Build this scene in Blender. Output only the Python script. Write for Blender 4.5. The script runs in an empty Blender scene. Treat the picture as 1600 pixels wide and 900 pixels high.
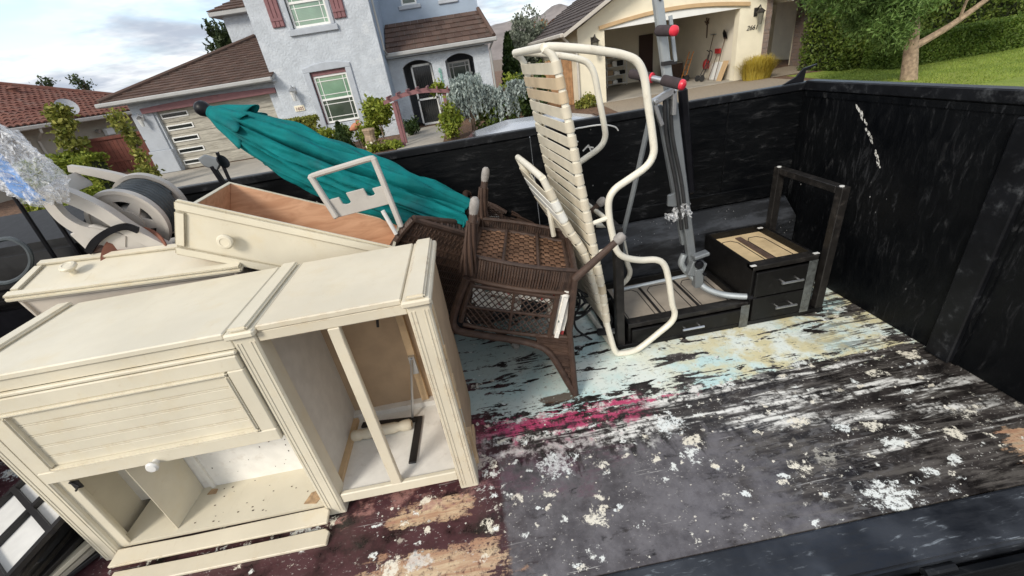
import bpy, bmesh, math, random
import numpy as np
from mathutils import Vector, Matrix
rad = math.radians
sc = bpy.context.scene
col = sc.collection

# ------------------------------------------------------------------ camera
H = 1.55                                    # lens height above the trailer floor
PITCH, ROLL, YAW = .493727, -.160180, .0473437
cp, sp = math.cos(PITCH), math.sin(PITCH)
fw = Vector((math.sin(YAW) * cp, math.cos(YAW) * cp, -sp))
rt = Vector((math.cos(YAW), -math.sin(YAW), 0))
up = rt.cross(fw)
c_, s_ = math.cos(ROLL), math.sin(ROLL)
cx, cy = rt * c_ + up * s_, up * c_ - rt * s_
cam = bpy.data.cameras.new('camera'); cam.sensor_width = 36; cam.sensor_fit = 'HORIZONTAL'
cam.lens = 664.58 / 1600 * 36; cam.clip_start = .02; cam.clip_end = 6000
camo = bpy.data.objects.new('camera', cam); col.objects.link(camo)
camo.matrix_world = Matrix(((cx.x, cy.x, -fw.x, 0), (cx.y, cy.y, -fw.y, 0), (cx.z, cy.z, -fw.z, H), (0, 0, 0, 1)))
sc.camera = camo

# ------------------------------------------------------------------ light
SUN_D = Vector((.80, 1.0, -.92)).normalized()       # travel direction of the sunlight
sl = bpy.data.lights.new('sun', 'SUN'); sl.energy = 1.4; sl.angle = rad(17); sl.color = (1, .93, .82)
so = bpy.data.objects.new('sun', sl); col.objects.link(so)
so.rotation_euler = SUN_D.to_track_quat('-Z', 'Y').to_euler()
so.location = (-6, -8, 9)
w = bpy.data.worlds.new('World'); sc.world = w; w.use_nodes = True
nt = w.node_tree; nt.nodes.clear()
def wn(t, **k):
    n = nt.nodes.new(t)
    for a, b in k.items(): setattr(n, a, b)
    return n
sky = wn('ShaderNodeTexSky', sky_type='NISHITA', sun_disc=False)
sky.sun_elevation = math.asin(-SUN_D.z); sky.sun_rotation = math.atan2(-SUN_D.x, -SUN_D.y)
sky.air_density = 1.0; sky.dust_density = 1.5
tc = wn('ShaderNodeTexCoord'); sep = wn('ShaderNodeSeparateXYZ'); nt.links.new(tc.outputs['Generated'], sep.inputs[0])
den = wn('ShaderNodeMath', operation='MAXIMUM'); nt.links.new(sep.outputs['Z'], den.inputs[0]); den.inputs[1].default_value = 0
den2 = wn('ShaderNodeMath', operation='ADD'); nt.links.new(den.outputs[0], den2.inputs[0]); den2.inputs[1].default_value = .16
dx = wn('ShaderNodeMath', operation='DIVIDE'); nt.links.new(sep.outputs['X'], dx.inputs[0]); nt.links.new(den2.outputs[0], dx.inputs[1])
dy = wn('ShaderNodeMath', operation='DIVIDE'); nt.links.new(sep.outputs['Y'], dy.inputs[0]); nt.links.new(den2.outputs[0], dy.inputs[1])
cmb = wn('ShaderNodeCombineXYZ'); nt.links.new(dx.outputs[0], cmb.inputs[0]); nt.links.new(dy.outputs[0], cmb.inputs[1])
n1 = wn('ShaderNodeTexNoise'); n1.inputs['Scale'].default_value = .55; n1.inputs['Detail'].default_value = 5; n1.inputs['Roughness'].default_value = .55; n1.inputs['Distortion'].default_value = .35
nt.links.new(cmb.outputs[0], n1.inputs['Vector'])
n2 = wn('ShaderNodeTexNoise'); n2.inputs['Scale'].default_value = 1.1; n2.inputs['Detail'].default_value = 5; n2.inputs['Roughness'].default_value = .6
mp = wn('ShaderNodeMapping'); mp.inputs['Location'].default_value = (4.3, 1.7, 0); nt.links.new(cmb.outputs[0], mp.inputs[0]); nt.links.new(mp.outputs[0], n2.inputs['Vector'])
r1 = wn('ShaderNodeMapRange', interpolation_type='SMOOTHSTEP'); nt.links.new(n1.outputs[0], r1.inputs[0]); r1.inputs[1].default_value = .33; r1.inputs[2].default_value = .50
r2 = wn('ShaderNodeMapRange', interpolation_type='SMOOTHSTEP'); nt.links.new(n2.outputs[0], r2.inputs[0]); r2.inputs[1].default_value = .40; r2.inputs[2].default_value = .62
cc = wn('ShaderNodeMix', data_type='RGBA'); nt.links.new(r2.outputs[0], cc.inputs[0]); cc.inputs[6].default_value = (1.75, 1.95, 2.3, 1); cc.inputs[7].default_value = (3.75, 3.8, 3.85, 1)
mx = wn('ShaderNodeMix', data_type='RGBA'); nt.links.new(r1.outputs[0], mx.inputs[0]); nt.links.new(sky.outputs[0], mx.inputs[6]); nt.links.new(cc.outputs[2], mx.inputs[7])
bg = wn('ShaderNodeBackground'); bg.inputs[1].default_value = .15; nt.links.new(mx.outputs[2], bg.inputs[0])
wo = wn('ShaderNodeOutputWorld'); nt.links.new(bg.outputs[0], wo.inputs[0])
cy_ = sc.cycles; cy_.max_bounces = 5; cy_.diffuse_bounces = 3; cy_.glossy_bounces = 2; cy_.transmission_bounces = 4; cy_.transparent_max_bounces = 6
sc.view_settings.view_transform = 'Standard'; sc.view_settings.look = 'None'
sc.view_settings.exposure = 1.05; sc.view_settings.gamma = 1.0; sc.view_settings.use_curve_mapping = False

# ------------------------------------------------------------------ mesh helpers
ROOT = {}                                  # root empties -> world matrix
def V(*a): return Vector(a)
class MB:
    def __init__(s): s.v = []; s.f = []
    def add(s, vs, fs):
        b = len(s.v); s.v += [tuple(p) for p in vs]; s.f += [tuple(i + b for i in f) for f in fs]; return s
    def hexa(s, p):                        # 8 corners: bottom 4 (ccw), top 4
        return s.add(p, [(3, 2, 1, 0), (4, 5, 6, 7), (0, 1, 5, 4), (1, 2, 6, 5), (2, 3, 7, 6), (3, 0, 4, 7)])
    def box(s, x0, x1, y0, y1, z0, z1, M=None):
        p = [V(x, y, z) for z in (z0, z1) for x, y in ((x0, y0), (x1, y0), (x1, y1), (x0, y1))]
        if M is not None: p = [M @ q for q in p]
        return s.hexa(p)
    def bar(s, a, b, w, h, upv=(0, 0, 1)):   # box along a->b
        a, b = Vector(a), Vector(b); d = (b - a).normalized(); u = Vector(upv)
        sx = d.cross(u)
        if sx.length < 1e-4: sx = d.cross(V(1, 0, 0))
        sx.normalize(); uz = sx.cross(d)
        P = []
        for e in (-.5, .5):
            for q, o in ((a, -.5), (b, -.5), (b, .5), (a, .5)): P.append(q + sx * (o * w) + uz * (e * h))
        return s.hexa(P)
    def tube(s, path, r, seg=10, closed=False, caps=True):
        path = [Vector(p) for p in path]; n = len(path)
        rs = r if isinstance(r, (list, tuple)) else [r] * n
        tang = []
        for i in range(n):
            a = path[(i - 1) % n] if (closed or i > 0) else path[i]
            b = path[(i + 1) % n] if (closed or i < n - 1) else path[i]
            tang.append((b - a).normalized())
        u = tang[0].orthogonal().normalized(); vs = []; fs = []
        for i in range(n):
            u = (u - tang[i] * u.dot(tang[i]))
            u = u.normalized() if u.length > 1e-6 else tang[i].orthogonal().normalized()
            w_ = tang[i].cross(u)
            for k in range(seg):
                a = 2 * math.pi * k / seg
                vs.append(path[i] + (u * math.cos(a) + w_ * math.sin(a)) * rs[i])
        m = n if closed else n - 1
        for i in range(m):
            j = (i + 1) % n
            for k in range(seg):
                k2 = (k + 1) % seg
                fs.append((i * seg + k, i * seg + k2, j * seg + k2, j * seg + k))
        if caps and not closed:
            fs.append(tuple(range(seg - 1, -1, -1))); fs.append(tuple((n - 1) * seg + k for k in range(seg)))
        return s.add(vs, fs)
    def lathe(s, prof, o, ax, seg=16):     # prof: (radius, height along axis)
        o, ax = Vector(o), Vector(ax).normalized(); u = ax.orthogonal().normalized(); w_ = ax.cross(u)
        vs = []; fs = []
        for r, h in prof:
            for k in range(seg):
                a = 2 * math.pi * k / seg; vs.append(o + ax * h + (u * math.cos(a) + w_ * math.sin(a)) * r)
        for i in range(len(prof) - 1):
            for k in range(seg):
                k2 = (k + 1) % seg; fs.append((i * seg + k, i * seg + k2, (i + 1) * seg + k2, (i + 1) * seg + k))
        fs.append(tuple(range(seg - 1, -1, -1))); fs.append(tuple((len(prof) - 1) * seg + k for k in range(seg)))
        return s.add(vs, fs)
    def prism(s, poly, o, ux, uy, d):      # polygon in (ux,uy) plane extruded by vector d
        o, ux, uy, d = Vector(o), Vector(ux), Vector(uy), Vector(d); n = len(poly)
        vs = [o + ux * a + uy * b for a, b in poly]; vs += [q + d for q in vs]
        fs = [tuple(range(n - 1, -1, -1)), tuple(range(n, 2 * n))]
        fs += [(i, (i + 1) % n, n + (i + 1) % n, n + i) for i in range(n)]
        return s.add(vs, fs)
    def grid(s, fn, nu, nv, closed_u=False):
        vs = [fn(i / (nu if closed_u else nu - 1), j / (nv - 1)) for j in range(nv) for i in range(nu)]
        fs = []
        for j in range(nv - 1):
            for i in range(nu if closed_u else nu - 1):
                i2 = (i + 1) % nu; fs.append((j * nu + i, j * nu + i2, (j + 1) * nu + i2, (j + 1) * nu + i))
        return s.add(vs, fs)
    def build(s, name, m, parent=None, bevel=0, smooth=False, local=False, seg=1, solid=0):
        vs = s.v
        root = parent
        while root is not None and root.parent is not None: root = root.parent
        loc = V(0, 0, 0)
        if parent is None:
            a = np.array(vs); loc = V((a[:, 0].min() + a[:, 0].max()) / 2, (a[:, 1].min() + a[:, 1].max()) / 2, a[:, 2].min())
            vs = [(x - loc.x, y - loc.y, z - loc.z) for x, y, z in vs]
        elif not local:
            I = ROOT[root.name].inverted(); vs = [tuple(I @ Vector(p)) for p in vs]
        me = bpy.data.meshes.new(name); me.from_pydata(vs, [], s.f); me.update()
        bm = bmesh.new(); bm.from_mesh(me)
        bmesh.ops.recalc_face_normals(bm, faces=bm.faces)
        if bevel:
            ed = [e for e in bm.edges if len(e.link_faces) == 2 and e.calc_face_angle(0) > .5]
            bmesh.ops.bevel(bm, geom=ed, offset=bevel, segments=seg, affect='EDGES', clamp_overlap=True)
        bm.to_mesh(me); bm.free()
        me.materials.append(m)
        if smooth:
            me.shade_smooth()
            try: me.set_sharp_from_angle(angle=rad(40))
            except Exception: pass
        o = bpy.data.objects.new(name, me); col.objects.link(o); o.location = loc
        if parent is not None: o.parent = parent
        else: ROOT[o.name] = Matrix.Translation(loc)
        if solid:
            md = o.modifiers.new('s', 'SOLIDIFY'); md.thickness = solid; md.offset = 0
        return o
def tag(o, label, cat, group=None):
    o['label'] = label; o['category'] = cat
    if group: o['group'] = group
    return o
def thing(name, label, cat, loc=(0, 0, 0), group=None, M=None):
    o = bpy.data.objects.new(name, None); col.objects.link(o)
    Mx = M if M is not None else Matrix.Translation(Vector(loc))
    o.matrix_world = Mx; ROOT[o.name] = Mx.copy(); o.empty_display_size = .1
    return tag(o, label, cat, group)
def struct(o): o['kind'] = 'structure'; return o
def stuff(o): o['kind'] = 'stuff'; return o
def copy_tree(o, parent=None):
    c = o.copy(); col.objects.link(c); c.parent = parent
    for ch in list(o.children): copy_tree(ch, c)
    return c
def spline(pts, n=6, closed=False):
    pts = [Vector(p) for p in pts]; out = []; m = len(pts)
    rng = range(m if closed else m - 1)
    for i in rng:
        g = lambda k: pts[k % m] if closed else pts[max(0, min(m - 1, k))]
        p0, p1, p2, p3 = g(i - 1), g(i), g(i + 1), g(i + 2)
        for k in range(n):
            t = k / n
            out.append(.5 * ((2 * p1) + (p2 - p0) * t + (2 * p0 - 5 * p1 + 4 * p2 - p3) * t * t + (3 * p1 - p0 - 3 * p2 + p3) * t ** 3))
    if not closed: out.append(pts[-1])
    return out
def B(x0, x1, y0, y1, z0, z1, M=None): return MB().box(x0, x1, y0, y1, z0, z1, M)

# ------------------------------------------------------------------ material helpers
class NT:
    def __init__(s, name):
        s.m = bpy.data.materials.new(name); s.m.use_nodes = True; s.t = s.m.node_tree; s.t.nodes.clear()
        s.out = s.t.nodes.new('ShaderNodeOutputMaterial'); s.p = s.t.nodes.new('ShaderNodeBsdfPrincipled')
        s.t.links.new(s.p.outputs[0], s.out.inputs[0])
        g = s.t.nodes.new('ShaderNodeNewGeometry'); s.pos = g.outputs['Position']; s.island = g.outputs['Random Per Island']; s.nrm = g.outputs['Normal']
        s.obj = s.t.nodes.new('ShaderNodeTexCoord').outputs['Object']
    def L(s, a, b):
        if isinstance(a, bpy.types.NodeSocket): s.t.links.new(a, b)
        elif isinstance(a, (tuple, list)) and len(a) == 3 and b.type == 'RGBA': b.default_value = (*a, 1)
        else: b.default_value = a
    def map(s, vec, scale=(1, 1, 1), rot=(0, 0, 0), loc=(0, 0, 0)):
        n = s.t.nodes.new('ShaderNodeMapping'); s.L(vec, n.inputs[0]); n.inputs['Scale'].default_value = scale; n.inputs['Rotation'].default_value = rot; n.inputs['Location'].default_value = loc
        return n.outputs[0]
    def noise(s, vec, scale, det=4, rough=.55, dist=0, colour=False):
        n = s.t.nodes.new('ShaderNodeTexNoise'); s.L(vec, n.inputs['Vector']); n.inputs['Scale'].default_value = scale; n.inputs['Detail'].default_value = det
        n.inputs['Roughness'].default_value = rough; n.inputs['Distortion'].default_value = dist
        return n.outputs[1 if colour else 0]
    def vor(s, vec, scale, feature='F1', out=0, rnd=1):
        n = s.t.nodes.new('ShaderNodeTexVoronoi'); n.feature = feature; s.L(vec, n.inputs['Vector']); n.inputs['Scale'].default_value = scale; n.inputs['Randomness'].default_value = rnd
        return n.outputs[out]
    def wave(s, vec, scale, dist=0, det=2, dirn='X', prof='SIN'):
        n = s.t.nodes.new('ShaderNodeTexWave'); s.L(vec, n.inputs['Vector']); n.inputs['Scale'].default_value = scale; n.inputs['Distortion'].default_value = dist; n.inputs['Detail'].default_value = det
        n.bands_direction = dirn; n.wave_profile = prof
        return n.outputs[1]
    def M(s, op, a, b=0., c=0., clamp=False):
        n = s.t.nodes.new('ShaderNodeMath'); n.operation = op; n.use_clamp = clamp; s.L(a, n.inputs[0]); s.L(b, n.inputs[1]); s.L(c, n.inputs[2]); return n.outputs[0]
    def ss(s, v, a, b, lo=0., hi=1.):       # smooth step
        n = s.t.nodes.new('ShaderNodeMapRange'); n.interpolation_type = 'SMOOTHSTEP'; s.L(v, n.inputs[0])
        if a > b: a, b, lo, hi = b, a, hi, lo
        n.inputs[1].default_value = a; n.inputs[2].default_value = b; n.inputs[3].default_value = lo; n.inputs[4].default_value = hi
        return n.outputs[0]
    def mix(s, f, a, b, mode='MIX'):
        n = s.t.nodes.new('ShaderNodeMix'); n.data_type = 'RGBA'; n.blend_type = mode; s.L(f, n.inputs[0]); s.L(a, n.inputs[6]); s.L(b, n.inputs[7]); return n.outputs[2]
    def xyz(s, v):
        n = s.t.nodes.new('ShaderNodeSeparateXYZ'); s.L(v, n.inputs[0]); return n.outputs
    def bump(s, h, strength=.3, dist=.01):
        n = s.t.nodes.new('ShaderNodeBump'); s.L(h, n.inputs['Height']); n.inputs['Strength'].default_value = strength; n.inputs['Distance'].default_value = dist
        s.t.links.new(n.outputs[0], s.p.inputs['Normal']); return s
    def set(s, **k):
        names = dict(color='Base Color', rough='Roughness', metal='Metallic', spec='Specular IOR Level', alpha='Alpha', trans='Transmission Weight', ior='IOR', coat='Coat Weight', sub='Subsurface Weight')
        for a, b in k.items(): s.L(b, s.p.inputs[names[a]])
        return s
def plain(name, c, rough=.5, metal=0., var=.12, scale=18, bump=.1, bscale=60, bdist=.002, spec=.5, dirt=None, dirt_amt=.3, dscale=6):
    n = NT(name)
    a = n.noise(n.pos, scale, 5)
    lo = tuple(x * (1 - var) for x in c); hi = tuple(min(1, x * (1 + var)) for x in c)
    k = n.mix(n.ss(a, .3, .7), lo, hi)
    if dirt:
        d = n.noise(n.pos, dscale, 8, .7)
        k = n.mix(n.M('MULTIPLY', n.ss(d, .52, .75), dirt_amt), k, dirt)
    r = n.M('ADD', rough - .08, n.M('MULTIPLY', n.noise(n.pos, scale * 2, 4), .16))
    n.set(color=k, rough=r, metal=metal, spec=spec)
    if bump: n.bump(n.noise(n.pos, bscale, 4), bump, bdist)
    return n.m
def leafmat(name, c1, c2, rough=.55, trans=.25):
    n = NT(name)
    k = n.mix(n.island, c1, c2)
    k = n.mix(n.M('MULTIPLY', n.ss(n.noise(n.pos, 1.7, 3), .35, .65), .45), k, tuple(x * .55 for x in c1))
    n.set(color=k, rough=rough, spec=.3)
    t = n.t.nodes.new('ShaderNodeBsdfTranslucent'); n.L(k, t.inputs[0])
    mxs = n.t.nodes.new('ShaderNodeMixShader'); mxs.inputs[0].default_value = trans
    n.t.links.new(n.p.outputs[0], mxs.inputs[1]); n.t.links.new(t.outputs[0], mxs.inputs[2]); n.t.links.new(mxs.outputs[0], n.out.inputs[0])
    return n.m

# ------------------------------------------------------------------ materials
MT = {}
MT['stucco_blue'] = plain('stucco_blue', (.49, .525, .565), .85, var=.09, scale=3.2, bump=.9, bscale=14, bdist=.03, dirt=(.58, .59, .59), dirt_amt=.45, dscale=1.6)
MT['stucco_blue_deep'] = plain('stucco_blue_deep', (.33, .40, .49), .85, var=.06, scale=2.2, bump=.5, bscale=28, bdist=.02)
MT['stucco_trim'] = plain('stucco_trim', (.42, .45, .49), .85, var=.06, scale=4, bump=.4, bscale=30, bdist=.015)
MT['stucco_cream'] = plain('stucco_cream', (.80, .735, .57), .85, var=.05, scale=2, bump=.4, bscale=30, bdist=.015, dirt=(.6, .5, .34), dirt_amt=.25, dscale=.8)
MT['stucco_tan'] = plain('stucco_tan', (.40, .36, .29), .85, var=.06, scale=2, bump=.4, bscale=30, bdist=.015)
MT['trim_tan'] = plain('trim_tan', (.55, .38, .21), .8, var=.06, scale=3, bump=.2, bscale=40, bdist=.01)
MT['mauve'] = plain('mauve_paint', (.22, .10, .105), .65, var=.1, scale=5, bump=.15, bscale=40, bdist=.005)
MT['white_trim'] = plain('white_vinyl', (.80, .80, .77), .45, var=.03, scale=4, bump=0)
MT['gutter'] = plain('gutter_paint', (.38, .38, .37), .5, var=.06, scale=3, bump=0)
MT['gutter_pale'] = plain('pale_gutter', (.52, .48, .42), .5, var=.06, scale=3, bump=0)
def tilemat(name, c1, c2, c3):
    n = NT(name)
    k = n.mix(n.island, c1, c2)
    k = n.mix(n.ss(n.noise(n.pos, 3.5, 4), .45, .7), k, c3)
    n.set(color=k, rough=.85, spec=.25); n.bump(n.noise(n.pos, 30, 4), .5, .02); return n.m
MT['tile_brown'] = tilemat('roof_tile_brown', (.080, .050, .040), (.135, .088, .070), (.10, .074, .062))
MT['tile_red'] = tilemat('roof_tile_red', (.13, .052, .040), (.20, .090, .066), (.17, .098, .080))
MT['tile_dark'] = tilemat('roof_tile_dark', (.06, .05, .048), (.12, .10, .092), (.09, .075, .07))
def garage_mat():
    n = NT('garage_door_boards')
    v = n.map(n.pos, (.9, 1, 9))
    a = n.noise(v, 2.2, 8, .65, .6); b = n.noise(n.map(n.pos, (2, 2, 30)), 3, 6, .6)
    k = n.mix(n.ss(a, .35, .65), (.28, .26, .215), (.50, .47, .395))
    k = n.mix(n.M('MULTIPLY', n.ss(b, .5, .7), .5), k, (.23, .215, .18))
    n.set(color=k, rough=.7); return n.m
MT['garage_door'] = garage_mat()
def glass_win(name, c, rough=.08):
    n = NT(name); a = n.noise(n.pos, .9, 3)
    k = n.mix(n.ss(a, .3, .7), tuple(x * .7 for x in c), tuple(x * 1.25 for x in c)); k = n.mix(n.M('MULTIPLY', n.ss(n.wave(n.pos, 7.5, .3, 2, 'Z'), .35, .75), .38), k, tuple(x * .45 for x in c))   # blinds behind the glass
    n.set(color=k, rough=rough, spec=.7, coat=.3); return n.m
MT['glass_green'] = glass_win('window_glass_greenish', (.17, .30, .20))
MT['glass_dim'] = glass_win('window_glass_dim', (.075, .10, .075))
MT['glass_dark'] = glass_win('window_glass_dark', (.03, .035, .035))
MT['black_iron'] = plain('black_iron', (.018, .016, .016), .5, var=.2, scale=10, bump=0)
MT['lantern'] = plain('lantern_metal', (.05, .045, .04), .45, .4, bump=0)
MT['frosted'] = plain('frosted_glass', (.6, .6, .58), .3, bump=0)
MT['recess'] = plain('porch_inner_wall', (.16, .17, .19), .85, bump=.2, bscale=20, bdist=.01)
MT['dark_door'] = plain('dark_red_door', (.045, .018, .016), .5, bump=0)
MT['fence_wood'] = plain('fence_wood', (.36, .20, .10), .8, var=.25, scale=6, bump=.3, bscale=20, bdist=.01)
MT['gate_red'] = plain('gate_red_boards', (.13, .036, .022), .7, var=.2, scale=5, bump=.2, bscale=20, bdist=.01)
def stone_mat():
    n = NT('ledger_stone'); k = n.mix(n.island, (.12, .085, .075), (.34, .25, .20)); k = n.mix(n.ss(n.noise(n.pos, 8, 4), .4, .7), k, (.2, .17, .16))
    n.set(color=k, rough=.85); n.bump(n.noise(n.pos, 20, 4), .5, .03); return n.m
MT['stone'] = stone_mat()
MT['dish'] = plain('dish_grey', (.42, .43, .45), .5, bump=0)
MT['concrete'] = plain('concrete', (.36, .33, .28), .9, var=.12, scale=1.5, bump=.3, bscale=40, bdist=.01, dirt=(.22, .2, .17), dirt_amt=.5, dscale=.7)
MT['aggregate'] = plain('aggregate_concrete', (.30, .245, .18), .9, var=.35, scale=26, bump=.5, bscale=60, bdist=.02)
MT['asphalt'] = plain('asphalt', (.055, .054, .053), .9, var=.25, scale=30, bump=.4, bscale=80, bdist=.01)
MT['bark'] = plain('bark_mulch', (.15, .085, .05), .95, var=.5, scale=14, bump=.8, bscale=25, bdist=.05)
MT['dirt'] = plain('dirt', (.16, .12, .085), .95, var=.3, scale=4, bump=.5, bscale=20, bdist=.03)
def lawn_mat():
    n = NT('lawn'); a = n.noise(n.pos, .8, 5); b = n.noise(n.map(n.pos, (6, 6, 6)), 6, 5, .7)
    k = n.mix(n.ss(a, .35, .65), (.20, .28, .045), (.32, .37, .08)); k = n.mix(n.ss(b, .45, .7), k, (.13, .20, .03))
    n.set(color=k, rough=.85, spec=.2); n.bump(b, .8, .04); return n.m
MT['lawn'] = lawn_mat()
MT['hill'] = plain('dry_hillside', (.21, .185, .175), .95, var=.25, scale=.02, bump=0)
MT['wood_bark'] = plain('pale_bark', (.34, .25, .17), .9, var=.3, scale=12, bump=.7, bscale=30, bdist=.02)
MT['dark_bark'] = plain('dark_bark', (.09, .065, .045), .9, var=.3, scale=12, bump=.7, bscale=30, bdist=.02)
LF = {}
LF['hedge'] = leafmat('hedge_leaf', (.055, .10, .014), (.17, .22, .04))
LF['low'] = leafmat('clipped_hedge_leaf', (.08, .15, .02), (.20, .27, .05))
LF['tree'] = leafmat('ornamental_tree_leaf', (.08, .16, .03), (.22, .33, .09))
LF['lime'] = leafmat('lime_leaf', (.13, .19, .016), (.36, .39, .06))
LF['vine'] = leafmat('yellow_green_leaf', (.13, .16, .024), (.38, .36, .08))
LF['blue'] = leafmat('blue_cedar_leaf', (.24, .30, .28), (.48, .54, .50))
LF['pine'] = leafmat('pine_leaf', (.03, .05, .016), (.09, .12, .045))
LF['dark'] = leafmat('juniper_leaf', (.02, .045, .012), (.07, .11, .025))
LF['pale'] = leafmat('pale_tree_leaf', (.16, .19, .14), (.36, .39, .30))
LF['orange'] = leafmat('autumn_leaf', (.22, .06, .02), (.36, .20, .05))
MT['lantern_glass'] = plain('smoked_lantern_glass', (.16, .15, .12), .25, bump=0)
LF['straw'] = leafmat('straw_grass_leaf', (.45, .32, .04), (.70, .58, .12))
LF['lawn'] = leafmat('grass_blade', (.20, .29, .045), (.34, .40, .08))

# --- trailer and contents
def black_wall():
    n = NT('worn_black_paint')
    x = n.xyz(n.nrm); ax = n.M('ABSOLUTE', x[0])
    px = n.xyz(n.pos); cm = n.t.nodes.new('ShaderNodeCombineXYZ')
    n.L(n.M('ADD', px[0], px[1]), cm.inputs[0]); n.L(px[2], cm.inputs[1]); n.L(n.M('MULTIPLY', px[1], .3), cm.inputs[2]); C_ = cm.outputs[0]
    hz = n.noise(n.map(C_, (4, 17, 5), (0, 0, .06)), 1.7, 9, .72, .7)      # sideways wood grain
    vt = n.noise(n.map(C_, (17, 4.2, 5), (0, 0, -.14)), 1.5, 9, .72, .9)    # drips running down
    big = n.noise(C_, 1.9, 6, .62); md = n.noise(C_, 9, 7, .7)
    sel = n.ss(ax, .4, .6)
    g = n.M('ADD', n.M('MULTIPLY', hz, n.M('SUBTRACT', 1, sel)), n.M('MULTIPLY', vt, sel))
    k = n.mix(n.ss(big, .35, .65), (.0018, .0022, .003), (.005, .0055, .0062))
    k = n.mix(n.M('MULTIPLY', n.M('MULTIPLY', n.ss(g, .53, .68), n.ss(big, .38, .62)), .8), k, (.036, .037, .040))
    k = n.mix(n.M('MULTIPLY', n.M('MULTIPLY', n.ss(g, .56, .74), n.ss(md, .44, .64)), .48), k, (.075, .073, .070))
    sc1 = n.noise(n.map(C_, (2.4, 9, 1), (0, 0, .6)), 5, 7, .75, 1.0)
    k = n.mix(n.M('MULTIPLY', n.ss(sc1, .70, .74), .4), k, (.22, .22, .22))
    spk = n.M('ADD', n.vor(n.map(C_, (1, .6, 1)), 22), n.M('MULTIPLY', n.M('SUBTRACT', md, .5), .5))
    k = n.mix(n.M('MULTIPLY', n.ss(spk, .07, .03), n.ss(n.noise(C_, 3.1, 3), .57, .63)), k, (.36, .36, .35))
    n.set(color=k, rough=n.ss(g, .3, .8, .28, .75), spec=.16); n.bump(g, .4, .006); return n.m
MT['black_wall'] = black_wall()
def ledge_mat():
    n = NT('dusty_black_steel'); a = n.noise(n.map(n.pos, (2, 6, 6)), 1.6, 8, .65); b = n.noise(n.pos, 60, 4)
    k = n.mix(n.ss(a, .42, .62), (.008, .009, .011), (.042, .046, .054)); sp_ = n.vor(n.pos, 45)
    k = n.mix(n.M('MULTIPLY', n.ss(sp_, .11, .07), n.ss(n.noise(n.pos, 5, 3), .5, .6)), k, (.5, .5, .5))
    n.set(color=k, rough=.55); n.bump(b, .3, .003); return n.m
MT['ledge'] = ledge_mat()
def rail_mat():
    n = NT('scraped_rail_paint'); a = n.noise(n.map(n.pos, (9, 40, 40), (0, 0, .5)), 1.5, 8, .7, .6); b = n.noise(n.pos, 4, 4)
    k = n.mix(n.ss(b, .4, .65), (.009, .0105, .014), (.036, .040, .048)); k = n.mix(n.M('MULTIPLY', n.ss(a, .56, .70), n.ss(b, .40, .56)), k, (.20, .225, .25))
    n.set(color=k, rough=n.ss(a, .3, .7, .28, .5), spec=.6); n.bump(a, .25, .002); return n.m
MT['rail'] = rail_mat()
MT['rail_dark'] = plain('dark_rail_paint', (.006, .0065, .008), .42, var=.3, scale=8, bump=.2, bscale=40, bdist=.003, spec=.25, dirt=(.10, .105, .11), dirt_amt=.55, dscale=16)
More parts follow.
